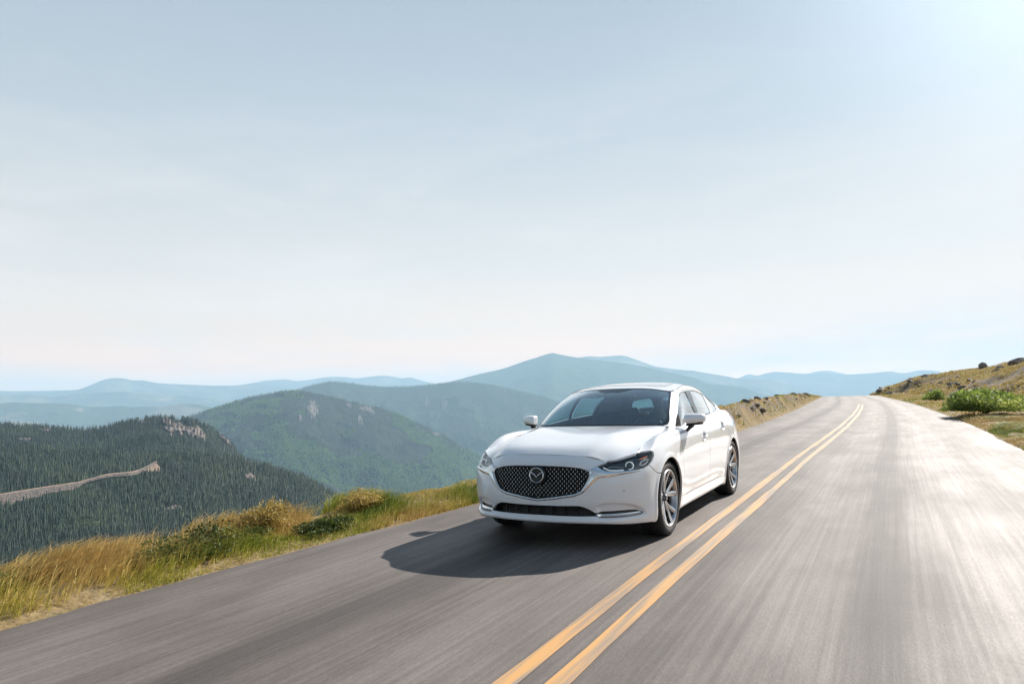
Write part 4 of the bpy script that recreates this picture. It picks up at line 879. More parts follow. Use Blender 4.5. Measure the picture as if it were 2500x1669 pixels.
R_('B1',[(500,1010),(640,966),(690,957),(715,951),(731,947),(765,936),(805,928),(840,930),(888,936),(930,940),(993,941),(1030,938),(1071,934),(1113,930),(1140,930),(1166,932),(1230,942),(1300,958),(1360,978),(1420,1000),(1500,1030),(1700,1090)],8000,2900,1050,midm,n=520,rows=110,rough=330,freq=1/1000,seed=19,crest_n=5,oname='mountain')
B2=R_('B2',[(380,1040),(454,1015),(490,1004),(522,994),(570,978),(627,962),(665,956),(700,952),(740,953),(780,960),(850,975),(919,989),(960,1004),(993,1019),(1035,1036),(1077,1054),(1120,1080),(1166,1108),(1230,1148),(1290,1185),(1400,1250)],4800,[(380,1600),(1400,1800)],[(380,520),(900,670),(1400,540)],nearm,n=520,rows=120,rough=240,freq=1/560,seed=20,crest_n=4,oname='hillside')
A3=R_('A3',[(-500,1040),(-200,1036),(0,1032),(48,1033),(96,1037),(191,1042),(223,1041),(255,1037),(290,1029),(319,1023),(350,1017),(383,1013),(415,1013),(446,1016),(475,1021),(497,1031),(525,1044),(548,1062),(570,1085),(600,1125),(640,1165),(700,1200),(780,1230)],1650,[(-500,450),(780,330)],[(-500,95),(400,110),(780,45)],nearm,n=460,rows=90,rough=20,freq=1/190,seed=21,crest_n=3,oname='hillside')
A1=R_('A1',[(-900,1075),(-400,1075),(0,1080),(96,1088),(191,1094),(290,1098),(335,1100),(398,1098),(478,1099),(530,1103),(574,1110),(640,1125),(700,1142),(740,1156),(779,1174),(826,1200),(880,1235),(960,1290)],1150,[(-900,560),(0,540),(500,520),(960,320)],[(-900,125),(0,115),(500,115),(960,58)],nearm,n=520,rows=130,rough=22,freq=1/165,seed=22,crest_n=2,power=1.0,oname='hillside')
# stony hillside to the right of the road
RH=Ridge('hillside',[(x*kk,y*kk,d) for x,y,d in [(1996,905.5,118),(2006,902,118),(2018,896,118),(2030,888,118),(2060,880,119),(2085,869,119),(2110,862,120),(2170,853,118),(2230,846,115),(2290,836,110),(2349,824,104),(2500,770,88),(2700,700,70),(2950,630,56)]],[(2120,8),(2180,22),(2260,38),(2380,54),(2500,60),(2700,58),(3140,36)],[(2120,.9),(2180,2.0),(2260,3.6),(2380,3.9),(2500,4.6),(2700,7.0),(3140,9.)],GM,n=420,rows=110,rough=1.5,freq=1/11.,seed=31,power=.95,back=.6,crest_n=.35)
# valley bottom, one sheet out to the horizon
xs=np.linspace(-23900,23900,110); X,Yv=np.meshgrid(xs-1000,xs,indexing='ij'); Zv=-1350+(fbm(X/2500,Yv/2500,4,40)-.5)*150
vo=mesh_np('terrain',np.stack([X,Yv,Zv],-1).reshape(-1,3),grid_tris(110,110),midm); tag(vo,kind='structure')
if vo.data.polygons[0].normal.z<0: vo.data.flip_normals()
if go.data.polygons[0].normal.z<0: pass
# ================================================================== projection helpers (only used to look up what stands where)
def proj(P):
    d=np.atleast_2d(P)-CAM; z=d@FW; return np.stack([1250+FPX*(d@RT)/z,834.5-FPX*(d@UP)/z],1),z
def ray(px): 
    d=RT*(px[0]-1250)/FPX-UP*(px[1]-834.5)/FPX+FW; return d/np.linalg.norm(d)
def plane(px,z=0.):
    d=ray(px); return CAM+d*(z-CAM[2])/d[2]
class Hit:
    def __init__(s,h): s.h=h; s.m=h.t>=-.02; s.V=h.V[:,s.m].reshape(-1,3); s.P,_=proj(s.V)
    def __call__(s,px):
        k=np.argsort(((s.P-np.array(px))**2).sum(1))[:6]; k=k[np.argmin(np.linalg.norm(s.V[k]-CAM,axis=1))]; d=ray(px); r=np.linalg.norm(s.V[k,:2]-CAM[:2]); d=d/np.linalg.norm(d[:2]); return CAM+d*r
def leafmat(name,cols,rough=.6,trans=.25,attr=False):
    m=bpy.data.materials.new(name); m.use_nodes=True; t=m.node_tree; b=t.nodes['Principled BSDF']; b.inputs['Roughness'].default_value=rough; b.inputs['Specular IOR Level'].default_value=.25
    if attr:
        a=t.nodes.new('ShaderNodeAttribute'); a.attribute_name='tone'; src=a.outputs['Fac']
    else:
        a=t.nodes.new('ShaderNodeObjectInfo'); src=a.outputs['Random']
    r=t.nodes.new('ShaderNodeValToRGB'); e=r.color_ramp.elements; e[0].color=(*cols[0],1); e[-1].color=(*cols[-1],1)
    for i_,c in enumerate(cols[1:-1]): q=e.new((i_+1)/(len(cols)-1)); q.color=(*c,1)
    if not attr:      # stands of trees differ in tone from place to place
        nz_=t.nodes.new('ShaderNodeTexNoise'); nz_.inputs['Scale'].default_value=.011; nz_.inputs['Detail'].default_value=4; t.links.new(a.outputs['Location'],nz_.inputs[0])
        mr_=t.nodes.new('ShaderNodeMapRange'); mr_.inputs[1].default_value=.35; mr_.inputs[2].default_value=.65; t.links.new(nz_.outputs[0],mr_.inputs[0]); mm_=t.nodes.new('ShaderNodeMix'); mm_.inputs[0].default_value=.5; t.links.new(src,mm_.inputs[2]); t.links.new(mr_.outputs[0],mm_.inputs[3]); src=mm_.outputs[0]
    t.links.new(src,r.inputs[0]); t.links.new(r.outputs[0],b.inputs['Base Color'])
    if trans:
        tr=t.nodes.new('ShaderNodeBsdfTranslucent'); t.links.new(r.outputs[0],tr.inputs[0]); ms=t.nodes.new('ShaderNodeMixShader'); ms.inputs[0].default_value=trans
        t.links.new(b.outputs[0],ms.inputs[1]); t.links.new(tr.outputs[0],ms.inputs[2]); t.links.new(ms.outputs[0],t.nodes['Material Output'].inputs[0])
    MATS[name]=m; return m
pineM=leafmat('pine_needles',[(.004,.013,.008),(.010,.027,.013),(.026,.052,.019),(.075,.102,.030)],trans=.12); aspM=leafmat('aspen_leaves',[(.09,.17,.05),(.15,.25,.07),(.23,.30,.08)],trans=.35)
bark=mat('bark',(.10,.075,.055),.9)
def pine_mesh(seed,H=12.,R=1.75):
    r=np.random.default_rng(seed); V=[];T=[];M=[]
    def add(v,t,m): 
        o=sum(len(a) for a in V); V.append(np.array(v)); T.append(np.array(t)+o); M.extend([m]*len(t))
    ring=lambda rad,z,n: [(rad*math.cos(2*math.pi*i/n),rad*math.sin(2*math.pi*i/n),z) for i in range(n)]
    a=ring(.16,-.6,5)+ring(.10,H*.5,5); add(a,[(i,(i+1)%5,5+(i+1)%5) for i in range(5)]+[(i,5+(i+1)%5,5+i) for i in range(5)],1)
    n=8
    for k in range(n):
        f=k/n; z0=H*(.10+.82*f); rad=R*(1-f)**.85*(.8+.4*r.random())+.12; h=H*.17*(1.1-.3*f); q=9; ph=r.random()*6.28; dx,dy=(r.random(2)-.5)*.25*(1-f)
        v=[(dx,dy,z0+h)]
        for i in range(q):
            an=ph+2*math.pi*i/q; rr_=rad*(.55+.6*r.random()) if i%2==0 else rad*.42*(.8+.5*r.random()); v.append((dx+rr_*math.cos(an),dy+rr_*math.sin(an),z0-.10*H*(.3+.5*r.random())*(1-f)*(1 if i%2==0 else .2)))
        add(v,[(0,1+i,1+(i+1)%q) for i in range(q)],0)
    return np.concatenate(V),np.concatenate(T),M
def aspen_mesh(seed,H=8.):
    r=np.random.default_rng(seed); V=[];T=[]; N=70
    c=r.normal(size=(N,3)); c/=np.linalg.norm(c,axis=1,keepdims=True); c*=(r.random((N,1))**.35); c=c*np.array([2.0,2.0,H*.40])+np.array([0,0,H*.56])
    for i,p in enumerate(c):
        a,b=r.normal(size=(2,3))*.62; V+= [p+a,p+b,p-a,p-b]; T+=[(4*i,4*i+1,4*i+2),(4*i,4*i+2,4*i+3)]
    return np.array(V),np.array(T),[0]*len(T)
PR={}
def proto(kind,seed):
    if kind=='pine': V,T,M=pine_mesh(seed,H=8.3+.8*(seed%3),R=1.05+.16*(seed%3)); ms=[pineM,bark]
    else: V,T,M=aspen_mesh(seed); ms=[aspM]
    return V,T,M,ms
def mesh_only(name,V,T,M,ms):
    o=mesh_np(name,V,T,None,mats=ms,midx=M,smooth=False); return o
# ------------------------------------------------------------------ the forest: positions on the slopes
RG=np.random.default_rng(5)
A1=HILLS['A1'];
ROAD_PX=[(-60,1222),(0,1211),(48,1203),(96,1195),(143,1188),(191,1181),(223,1172),(250,1164),(271,1160),(319,1156),(338,1151),(351,1146),(366,1138),(376,1131),(386,1128)]
hitA1=Hit(A1)
road_w=np.array([hitA1(p) for p in ROAD_PX])
def verge_px(x): return np.interp(x,[0,160,400,560,700,850,1000,1160,1400],[1415,1350,1300,1240,1255,1225,1205,1175,1120])
def forest_points(h,n,t0=0.,t1=1.,x0=-40,x1=2540):
    fx=RG.random(n*2); ft=t0+(t1-t0)*RG.random(n*2); X=np.interp(fx,np.linspace(0,1,len(h.x)),h.x); k=(X>x0)&(X<x1); fx,ft=fx[k],ft[k]
    P=h.sample(fx,ft); r=np.linalg.norm(P[:,:2]-CAM[:2],axis=1); cl=fbm(P[:,0]/r.mean()*26,P[:,1]/r.mean()*26,5,91); k=RG.random(len(P))<r/r.max()*(.35+.65*sstep(.36,.52,cl)); return P[k],ft[k]
pts=[];sca=[];kinds=[]
def addp(P,s,k): pts.append(P); sca.append(s*(.48+.85*RG.random(len(P))**1.3)); kinds.append(k)
rp,_=proj(road_w)
def keep_clear(P,ft=None):
    """clearings: the bench of the forest road with its bank, the gravel fan, and rock outcrops"""
    b,_=proj(P); tip,_=proj(P+np.array([0,0,8.5])); dist=np.linalg.norm(P[:,:2]-CAM[:2],axis=1)
    ry=np.interp(b[:,0],rp[:,0],rp[:,1]); rd=np.interp(b[:,0],rp[:,0],np.linalg.norm(road_w[:,:2]-CAM[:2],axis=1)); on=(b[:,0]<400)
    bank=np.interp(b[:,0],[0,60,110,170,200,215,290,350,372,385,400],[6,8,8,4,0,0,0,0,2,3,2])
    k=~(on&(dist<rd+4)&(tip[:,1]<ry+bank)&(b[:,1]>ry-3)); k&=~(on&(abs(dist-rd)<9)); 
    fan=np.array([(352,1150),(378,1128),(402,1130),(406,1150),(398,1160),(360,1160)]); k&=~(sd(fan,b)>1)
    for (cx,cy,rx,ry_) in CLEAR: k&=~((((b[:,0]-cx)/rx)**2+((b[:,1]-cy)/ry_)**2<.75)&(RG.random(len(b))<.93))
    return k
CLEAR=[(422,1242,30,11),(612,1170,20,11),(432,1048,34,28),(482,1058,24,26),(550,1058,18,24),(346,1033,9,11),(762,1006,12,24),(731,1022,8,9),(878,1022,7,12),(853,984,8,10),(895,992,24,12),(1066,1058,12,9),(112,1050,18,4),(64,1074,22,4)]
P,ft=forest_points(HILLS['A1'],42000,0,1.,-40,1000); k=keep_clear(P); P=P[k]; NEAR=P; 
Pa,fta=forest_points(HILLS['A3'],30000,-.05,1.,-40,800); k=keep_clear(Pa); addp(Pa[k],1.1,0)
Pb,ftb=forest_points(HILLS['B2'],75000,-.03,1.,380,1400); k=keep_clear(Pb); Pb,ftb=Pb[k],ftb[k]
b,_=proj(Pb); g=fbm(Pb[:,0]/230,Pb[:,1]/230,5,77)+.30*sstep(1040,1150,b[:,1])-.04*(b[:,0]<600)+.28*np.exp(-((b[:,1]-(1045+(b[:,0]-1000)*.52))/24)**2)*(b[:,0]>960); asp=g>.63
asp&=RG.random(len(Pb))<.85
addp(Pb[~asp],1.85,0); addp(Pb[asp],1.8,1)
Pc,_=forest_points(HILLS['B1'],60000,-.03,.8,600,1500); addp(Pc,2.5,0)
# aspens and meadow beside the upper road on A3
# ------------------------------------------------------------------ individuals: the pines that show largest
b,z=proj(NEAR); vis=(b[:,0]>4)&(b[:,0]<900)&(b[:,1]<verge_px(b[:,0])+14); order=np.argsort(np.where(vis,z,1e9)); ind=order[:300]; rest=np.ones(len(NEAR),bool); rest[ind]=False
addp(NEAR[rest],1.,0)
def single(o,P,s,az): o.location=tuple(P); o.scale=(s,s,s); o.rotation_euler=(0,0,az)
base=[]
LP='dark green pine standing among the closest trees at the foot of the wooded slope'; GP='nearest pines of the wooded slope'
for i_ in range(5):
    V,T,M,ms=proto('pine',i_); base.append(mesh_only('pine_tree',V,T,M,ms))
for q,j in enumerate(ind):
    o=base[q] if q<5 else base[q%5].copy()
    if q>=5: sc.collection.objects.link(o)
    tag(o,LP,'pine tree',GP); single(o,NEAR[j],.55+.75*RG.random(),RG.random()*6.28)
V,T,M,ms=proto('aspen',3)
pos=Pb[asp]; bb,zz=proj(pos); j0=int(np.argmin(((bb-np.array([1100,1100]))**2).sum(1)))
aspo=mesh_only('aspen_tree',V,T,M,ms); tag(aspo,'light green aspen on the valley side below the long wooded ridge','aspen tree'); single(aspo,pos[j0],1.8,.3)
# ------------------------------------------------------------------ the rest of the wood: one object, instanced on points
def gn_forest(name,P,S,srcs):
    me=bpy.data.meshes.new(name); me.vertices.add(len(P)); me.vertices.foreach_set('co',P.astype(np.float32).ravel())
    a=me.attributes.new('size','FLOAT','POINT'); a.data.foreach_set('value',S.astype(np.float32)); a=me.attributes.new('pick','INT','POINT'); a.data.foreach_set('value',RG.integers(0,len(srcs),len(P)).astype(np.int32))
    a=me.attributes.new('turn','FLOAT_VECTOR','POINT'); rv=np.zeros((len(P),3),np.float32); rv[:,2]=RG.random(len(P))*6.28; a.data.foreach_set('vector',rv.ravel())
    o=bpy.data.objects.new(name,me); sc.collection.objects.link(o)
    ng=bpy.data.node_groups.new(name,'GeometryNodeTree'); ng.interface.new_socket('Geometry',in_out='INPUT',socket_type='NodeSocketGeometry'); ng.interface.new_socket('Geometry',in_out='OUTPUT',socket_type='NodeSocketGeometry')
    N=ng.nodes; gi=N.new('NodeGroupInput'); go_=N.new('NodeGroupOutput'); jn=N.new('GeometryNodeJoinGeometry')
    def named(nm,dt): n=N.new('GeometryNodeInputNamedAttribute'); n.data_type=dt; n.inputs[0].default_value=nm; return n
    sz,pk,tn=named('size','FLOAT'),named('pick','INT'),named('turn','FLOAT_VECTOR')
    for k_,s_ in enumerate(srcs):
        oi=N.new('GeometryNodeObjectInfo'); oi.inputs['Object'].default_value=s_; oi.transform_space='ORIGINAL'; oi.inputs['As Instance'].default_value=False
        cmp=N.new('FunctionNodeCompare'); cmp.data_type='INT'; cmp.operation='EQUAL'; cmp.inputs[3].default_value=k_; ng.links.new(pk.outputs['Attribute'],cmp.inputs[2])
        ip=N.new('GeometryNodeInstanceOnPoints'); ng.links.new(gi.outputs[0],ip.inputs['Points']); ng.links.new(cmp.outputs[0],ip.inputs['Selection']); ng.links.new(oi.outputs['Geometry'],ip.inputs['Instance'])
        ng.links.new(tn.outputs['Attribute'],ip.inputs['Rotation']); ng.links.new(sz.outputs['Attribute'],ip.inputs['Scale']); ng.links.new(ip.outputs[0],jn.inputs[0])
    ng.links.new(jn.outputs[0],go_.inputs[0]); md=o.modifiers.new('trees','NODES'); md.node_group=ng; return o
Pp=np.concatenate([p for p,k_ in zip(pts,kinds) if k_==0]); Ss=np.concatenate([s_ for s_,k_ in zip(sca,kinds) if k_==0])
fo=gn_forest('pine_forest',Pp,Ss,base); tag(fo,'dense dark pine forest covering the near ridges','forest',kind='stuff')
Pq=np.concatenate([p for p,k_ in zip(pts,kinds) if k_==1]); Sq=np.concatenate([s_ for s_,k_ in zip(sca,kinds) if k_==1])
fa=gn_forest('aspen_woods',Pq,Sq,[aspo]); tag(fa,'light green aspen woods on the valley sides','woods',kind='stuff')
print('trees',len(Pp),len(Pq),len(ind))
# ------------------------------------------------------------------ forest road on its bench, gravel fan
dirv=road_w[:,:2]-CAM[:2]; dirv/=np.linalg.norm(dirv,axis=1)[:,None]
def resamp(P,n):
    L=np.concatenate([[0],np.cumsum(np.linalg.norm(np.diff(P,axis=0),axis=1))]); t=np.linspace(0,L[-1],n); return np.stack([np.interp(t,L,P[:,i]) for i in range(3)],1)
rw=resamp(road_w,160); k=np.hanning(13);k/=k.sum()
rw=np.stack([np.convolve(np.pad(rw[:,i],6,mode='edge'),k,'valid') for i in range(3)],1); dv=rw[:,:2]-CAM[:2]; dv/=np.linalg.norm(dv,axis=1)[:,None]
up=1.8; off3=lambda d,z: np.concatenate([rw[:,:2]+dv*d,rw[:,2:3]+z+up],1)
gravel=mat('pale_gravel',(.24,.165,.115),.95,noise=(.35,.4)); grav2=mat('rubble_bank',(.12,.095,.08),1.,noise=(.5,.75),bump=(.9,1.,1.5))
Vr=np.stack([off3(3.2,.7),off3(-3.2,.0)],1).reshape(-1,3); fr=mesh_np('forest_road',Vr,grid_tris(160,2),gravel); tag(fr,kind='structure')
rowz=[off3(-3.2,-.02)]; 
pxr,_=proj(rw); bk=np.interp(pxr[:,0],[0,60,110,170,200,215,290,350,372,400],[15,18,18,12,3,2,3,4,4,4])
for f_ in (.33,.66,1.0):
    n_=(fbm(rw[:,0]/9+f_*7,rw[:,1]/9,4,60)-.5)*5; rowz.append(np.concatenate([rw[:,:2]-dv*(5.5+bk*1.3*f_+n_)[:,None],(rw[:,2]+up-bk*.95*f_)[:,None]],1))
Vb=np.stack(rowz,1).reshape(-1,3); bo=mesh_np('road_bank',Vb,grid_tris(160,4),grav2); tag(bo,kind='structure')
fanp=[(350,1152),(362,1146),(374,1138),(382,1134),(386,1139),(391,1144),(389,1150),(392,1155),(380,1153),(366,1156)]
FW3=np.array([hitA1(p) for p in fanp]); cen=FW3.mean(0); R3=[cen+np.array([0,0,3.])]+[cen+(p-cen)*f_+np.array([0,0,2.4]) for f_ in (.35,.7,1.) for p in FW3]
nf=len(fanp); T=[(0,1+i,1+(i+1)%nf) for i in range(nf)]
for r_ in range(2):
    for i in range(nf): a_=1+r_*nf+i; b_=1+r_*nf+(i+1)%nf; T+=[(a_,a_+nf,b_),(b_,a_+nf,b_+nf)]
fo2=mesh_np('gravel_fan',np.array(R3),np.array(T),gravel); tag(fo2,kind='structure')
# ------------------------------------------------------------------ cliffs and outcrops
rockm=mat('pink_granite',(.155,.12,.105),.95,noise=(.12,.6),bump=(.16,1.,4.)); 
def outcrop(px,wpx,hpx,h,label,seed,name='rock_outcrop',m=rockm):
    """bare broken rock lying on the slope of a hill: ribs and ledges that rise a few metres out of it and sink back at the edges"""
    X=h.x; n,mv=64,44; fx=(np.linspace(px[0]-wpx*.62,px[0]+wpx*.62,n)-X[0])/(X[-1]-X[0]); ic=int(np.clip((px[0]-X[0])/(X[-1]-X[0])*(len(X)-1),0,len(X)-1))
    pc,_=proj(h.V[ic]); k=h.t>=0; tt=h.t[k]; yy=pc[k,1]; j=int(np.argmin(abs(yy-px[1]))); up_=np.where(yy[:j+1]<px[1]-hpx*.6)[0]; dn_=np.where(yy[j:]>px[1]+hpx*.6)[0]; t0=max(.004,tt[up_[-1]] if len(up_) else tt[j]-.08,tt[j]-.16); t1=min(tt[j+dn_[0]] if len(dn_) else tt[j]+.12,tt[j]+.16); t1=max(t1,t0+.02)
    U,W_=np.meshgrid(np.linspace(-1,1,n),np.linspace(-1,1,mv),indexing='ij'); F,Tt=np.meshgrid(fx,np.linspace(t0,t1,mv),indexing='ij'); P=h.sample(F.ravel(),Tt.ravel()).reshape(n,mv,3)
    d=np.linalg.norm(P[n//2,mv//2,:2]-CAM[:2]); H=hpx/FPX*d; f=(P[n//2,mv//2,:2]-CAM[:2])/d
    r=np.sqrt(U**2+W_**2)+(fbm(U*2.5+seed*3,W_*2.5+seed,4,seed)-.5)*1.0; mask=sstep(1.0,.55,r)
    rib=fbm(U*4+seed,W_*1.1+seed*2,5,seed,True); led=fbm(U*3,W_*5+seed,4,seed+9); A=np.clip(H*.30,2.,9.)
    o_=mask*(.35+.9*rib+.35*led)*A-(1-mask)*4.0
    P[...,2]+=o_; P[...,0]-=f[0]*o_*.5; P[...,1]-=f[1]*o_*.5
    o=mesh_np(name,P.reshape(-1,3),grid_tris(n,mv),m,smooth=False); return tag(o,label,'rock','rock outcrops on the wooded ridges')
B2=HILLS['B2'];A3=HILLS['A3'];B1=HILLS['B1']
outcrop((432,1048),70,58,A3,'large pinkish cliff left of centre below the rounded ridge top',1)
outcrop((480,1058),50,52,A3,'steep pinkish cliff with ragged ribs beside a larger cliff',2)
outcrop((346,1031),18,18,A3,'small pale rock face at the left end of the ridge with cliffs',3)
outcrop((405,1028),20,28,A3,'narrow rock rib high above the large pinkish cliff',4)
outcrop((550,1058),38,44,A3,'shaded cliff at the right shoulder of the ridge with cliffs',5)
outcrop((763,1005),26,52,B2,'tall pale rock streak on the upper flank of the long ridge',6)
outcrop((731,1022),14,18,B2,'small pale rock patch beside the tall rock streak',7)
outcrop((852,985),14,24,B2,'rock rib under the skyline right of the tall rock streak',8)
outcrop((895,992),50,26,B2,'dark broken rocks on the shoulder where the long ridge starts to descend',9)
outcrop((879,1025),13,24,B2,'pale rock patch below the broken rocks of the shoulder',10)
outcrop((1066,1057),24,16,B2,'pale scree patch low on the descending crest near the car',11)
outcrop((1042,985),11,22,B1,'faint rock streak on the hazy slope behind the descending crest',12)
outcrop((1083,988),16,20,B1,'faint broad rock patch on the hazy slope left of the peak',13)
outcrop((424,1243),56,17,A1,'pale grey boulder field in the dark pines of the near slope',14)
outcrop((612,1170),38,18,A1,'dark split outcrop in the pines above the roadside grass',15)
outcrop((112,1049),42,9,A3,'tan clearing with rocks beside the upper road',16)
outcrop((64,1074),44,7,A3,'short pale stretch of road cut seen through the pines at the far left',17)
# ================================================================== grass on the verges
def blades(name,X,O,hf,Hh,Wd,tone,lean,m):
    n=len(X); P=hf.at(X,O) if hasattr(hf,'at') else hf; az=RG.random(n)*6.28; sx,sy=np.cos(az)*Wd/2,np.sin(az)*Wd/2; la=lean[:,None]
    ld=np.stack([-np.ones(n)*.85,RG.normal(size=n)*.45,np.zeros(n)],1)*Hh[:,None]
    z=np.array([0,0,1.])[None]; s_=np.stack([sx,sy,0*sx],1)
    p0=P-z*.02; p1=P+z*(Hh*.55)[:,None]+ld*la*.30; p2=P+z*(Hh*.92)[:,None]*(1-.25*la)+ld*la
    V=np.stack([p0-s_,p0+s_,p1-s_*.8,p1+s_*.8,p2],1).reshape(-1,3); i=np.arange(n)[:,None]*5
    T=np.concatenate([i+np.array([[0,1,3]]),i+np.array([[0,3,2]]),i+np.array([[2,3,4]])]); o=mesh_np(name,V,T,m,smooth=False)
    a=o.data.attributes.new('tone','FLOAT','POINT'); a.data.foreach_set('value',np.repeat(tone,5).astype(np.float32)); return o
grassM=leafmat('meadow_grass',[(.18,.24,.025),(.42,.43,.05),(.60,.48,.12),(.68,.50,.17),(.66,.45,.15)],rough=.6,trans=.45,attr=True)
def tonef(x,o,seed,green):
    if seed in (102,103,104,105): green=green-.30 
    n=fbm(x*.55+seed,o*1.1,5,seed); return np.clip((n-.5)*2.6+.62-green+RG.normal(size=len(x))*.09,0,1)
def verge(name,hf,x0,x1,o0,o1,n,hmin,hmax,w0,label,seed,gfun=None):
    X=x0+(x1-x0)*RG.random(n); O=o0+(o1-o0)*RG.random(n)**1.15; c=fbm(X*1.6,O*2.2,4,seed+3); k=(RG.random(n)<sstep(.30,.58,c)); X,O,c=X[k],O[k],c[k]
    edge=sstep(o0,o0+.25,O); H=(hmin+(hmax-hmin)*sstep(.35,.75,fbm(X*.7+5,O*.9,4,seed+9))*(.5+.8*RG.random(len(X))))*(.45+.55*edge); g=.34*np.exp(-((O-.35)/.3)**2)
    o=blades(name,X,O,hf,H,w0*(.7+.6*RG.random(len(X))),tonef(X,O,seed,g),.75+.8*RG.random(len(X)),grassM); return tag(o,label,'grass',kind='stuff')
verge('verge_grass',HL_,7.5,-6,.10,1.9,80000,.05,.26,.006,'golden and green grass on the verge left of the road',100)
verge('verge_grass',HL_,-6,-16,.10,2.6,40000,.05,.24,.010,'tan grass on the verge beyond the car',101)
verge('verge_grass',HL_,-14,-110,.15,12,60000,.06,.20,.03,'dry grass on the low bank beyond the car',102)
verge('verge_grass',HR,9,-6,.15,4.5,60000,.05,.20,.009,'short dry grass on the verge right of the road, nearest to the viewer',105)
verge('verge_grass',HR,-6,-24,.10,6,150000,.07,.24,.014,'orange grass along the right edge of the road',103)
verge('verge_grass',HR,-22,-112,.2,12,60000,.06,.22,.03,'dry grass on the level ground at the foot of the right hillside',104)
fx=RG.random(110000); ft=RG.random(110000)**.9; P=RH.sample(fx,ft); k=RG.random(len(P))<sstep(.34,.52,fbm(P[:,0]*.22,P[:,1]*.22,5,140)); P=P[k]; tag(blades('hillside_grass',P[:,0],P[:,1],P,.12+.22*RG.random(len(P)),.05+.05*RG.random(len(P)),np.clip(.72+RG.normal(size=len(P))*.13,0,1),.8+.6*RG.random(len(P)),grassM),'tawny grass between the rocks of the right hillside','grass',kind='stuff')

# ------------------------------------------------------------------ shrubs
def shrub(name,P,rx,ry,rz_,n,leaf,m,label,cat='shrub',group=None,seed=1,flat=.0):
    r=np.random.default_rng(seed); root=empty(name,tuple(P)); tag(root,label,cat,group)
    nc=18; cc=r.normal(size=(nc,3)); cc/=np.linalg.norm(cc,axis=1,keepdims=True); cc[:,2]=abs(cc[:,2]); cc*=(r.random((nc,1))**.5)*.75
    cl=cc[r.integers(0,nc,n)]; d=r.normal(size=(n,3)); d/=np.linalg.norm(d,axis=1,keepdims=True); p=cl+d*(r.random((n,1))**.4)*.34; p=p*np.array([rx,ry,rz_]); p[:,2]=np.abs(p[:,2])+.02
    a=r.normal(size=(n,3)); a/=np.linalg.norm(a,axis=1,keepdims=True); b=np.cross(a,r.normal(size=(n,3))); b/=np.linalg.norm(b,axis=1,keepdims=True); a*=leaf; b*=leaf*.38
    V=np.stack([p-a,p+b,p+a,p-b],1).reshape(-1,3); i=np.arange(n)[:,None]*4; T=np.concatenate([i+np.array([[0,1,2]]),i+np.array([[0,2,3]])])
    o=mesh_np('foliage',V,T,m,smooth=False,parent=root); at_=o.data.attributes.new('tone','FLOAT','POINT'); tn=np.clip(.5+(fbm(p[:,0]*3/rx,p[:,2]*3/rz_,3,seed)-.5)*1.6+r.normal(size=n)*.15,0,1); at_.data.foreach_set('value',np.repeat(tn,4).astype(np.float32))
    st=MB()
    for q in range(9):
        e=cc[q]*np.array([rx,ry,rz_]); st.tube([(0,0,-.05),tuple(e*.4+np.array([0,0,.1*rz_])),tuple(e)],[.02*rx+.004,.012*rx+.003,.003],5)
    st.build('stems',bark,root); return root
shM=leafmat('dark_shrub_leaves',[(.035,.055,.014),(.09,.12,.025),(.20,.20,.04)],trans=.3,attr=True); grM=leafmat('bright_shrub_leaves',[(.10,.15,.03),(.27,.34,.07),(.44,.48,.14)],trans=.45,attr=True); tnM=leafmat('rusty_shrub_leaves',[(.24,.17,.05),(.42,.31,.09),(.50,.37,.13)],trans=.4,attr=True)
def vp(x,o,side=-1): return (HL_ if side<0 else HR).at(np.array([float(x)]),np.array([float(o)]))[0]
shrub('roadside_shrub',vp(2.35,.62),.80,.34,.24,5200,.020,shM,'dark green low shrub in the tan grass left of the road, nearest to the viewer',seed=3)
shrub('roadside_shrub',vp(1.55,.80),.55,.34,.32,4200,.018,tnM,'tall rusty shrub just behind the dark green shrub on the verge',seed=4)
shrub('roadside_shrub',vp(1.15,.42),.55,.22,.15,3000,.018,shM,'small dark shrub at the road edge in front of the rusty shrub',seed=5)
shrub('roadside_shrub',vp(.15,.75),.5,.26,.22,3000,.018,tnM,'round reddish shrub on the verge short of the car front',seed=6)
shrub('roadside_shrub',vp(-2.4,.55),.6,.3,.18,2500,.02,tnM,'low rusty shrub at the verge beside the front bumper of the car',seed=7)
shrub('roadside_shrub',vp(4.0,.80),.65,.25,.20,4200,.020,shM,'low green shrub mat at the left end of the verge',seed=8)
p=plane((2405,1002),.25); print('bush',p); 
shrub('hillside_bush',p,3.9,2.0,.92,9500,.080,grM,'large bright green bush on the right of the road below the stony hillside','bush',seed=9)
p=plane((2285,976),.2); print('bush2',p)
shrub('hillside_bush',p,1.25,.9,.85,2600,.07,grM,'small bright green bush left of the large bush at the road bend','bush',seed=10)
# ------------------------------------------------------------------ rocks on the banks
def rock_mesh(seed):
    bm=bmesh.new(); bmesh.ops.create_icosphere(bm,subdivisions=4,radius=1); me=bpy.data.meshes.new('rock'); bm.to_mesh(me); bm.free()
    V=np.array([v.co[:] for v in me.vertices]); n=fbm(V[:,0]*1.3+seed*5+V[:,2],V[:,1]*1.3+seed+V[:,2]*.7,5,seed,True); n2=fbm(V[:,0]*4+seed,V[:,2]*4+V[:,1]*3,3,seed+3)
    V=V*(.62+.62*n+.16*n2)[:,None]; 
    r=np.random.default_rng(seed)
    for _ in range(5):
        d=r.normal(size=3); d/=np.linalg.norm(d); h=.62+.2*r.random(); e=V@d-h; V=V-np.maximum(e,0)[:,None]*d
    V=V*np.array([1,.8,.62]); me.vertices.foreach_set('co',V.astype(np.float32).ravel()); me.materials.append(stoneM); me.update(); return me
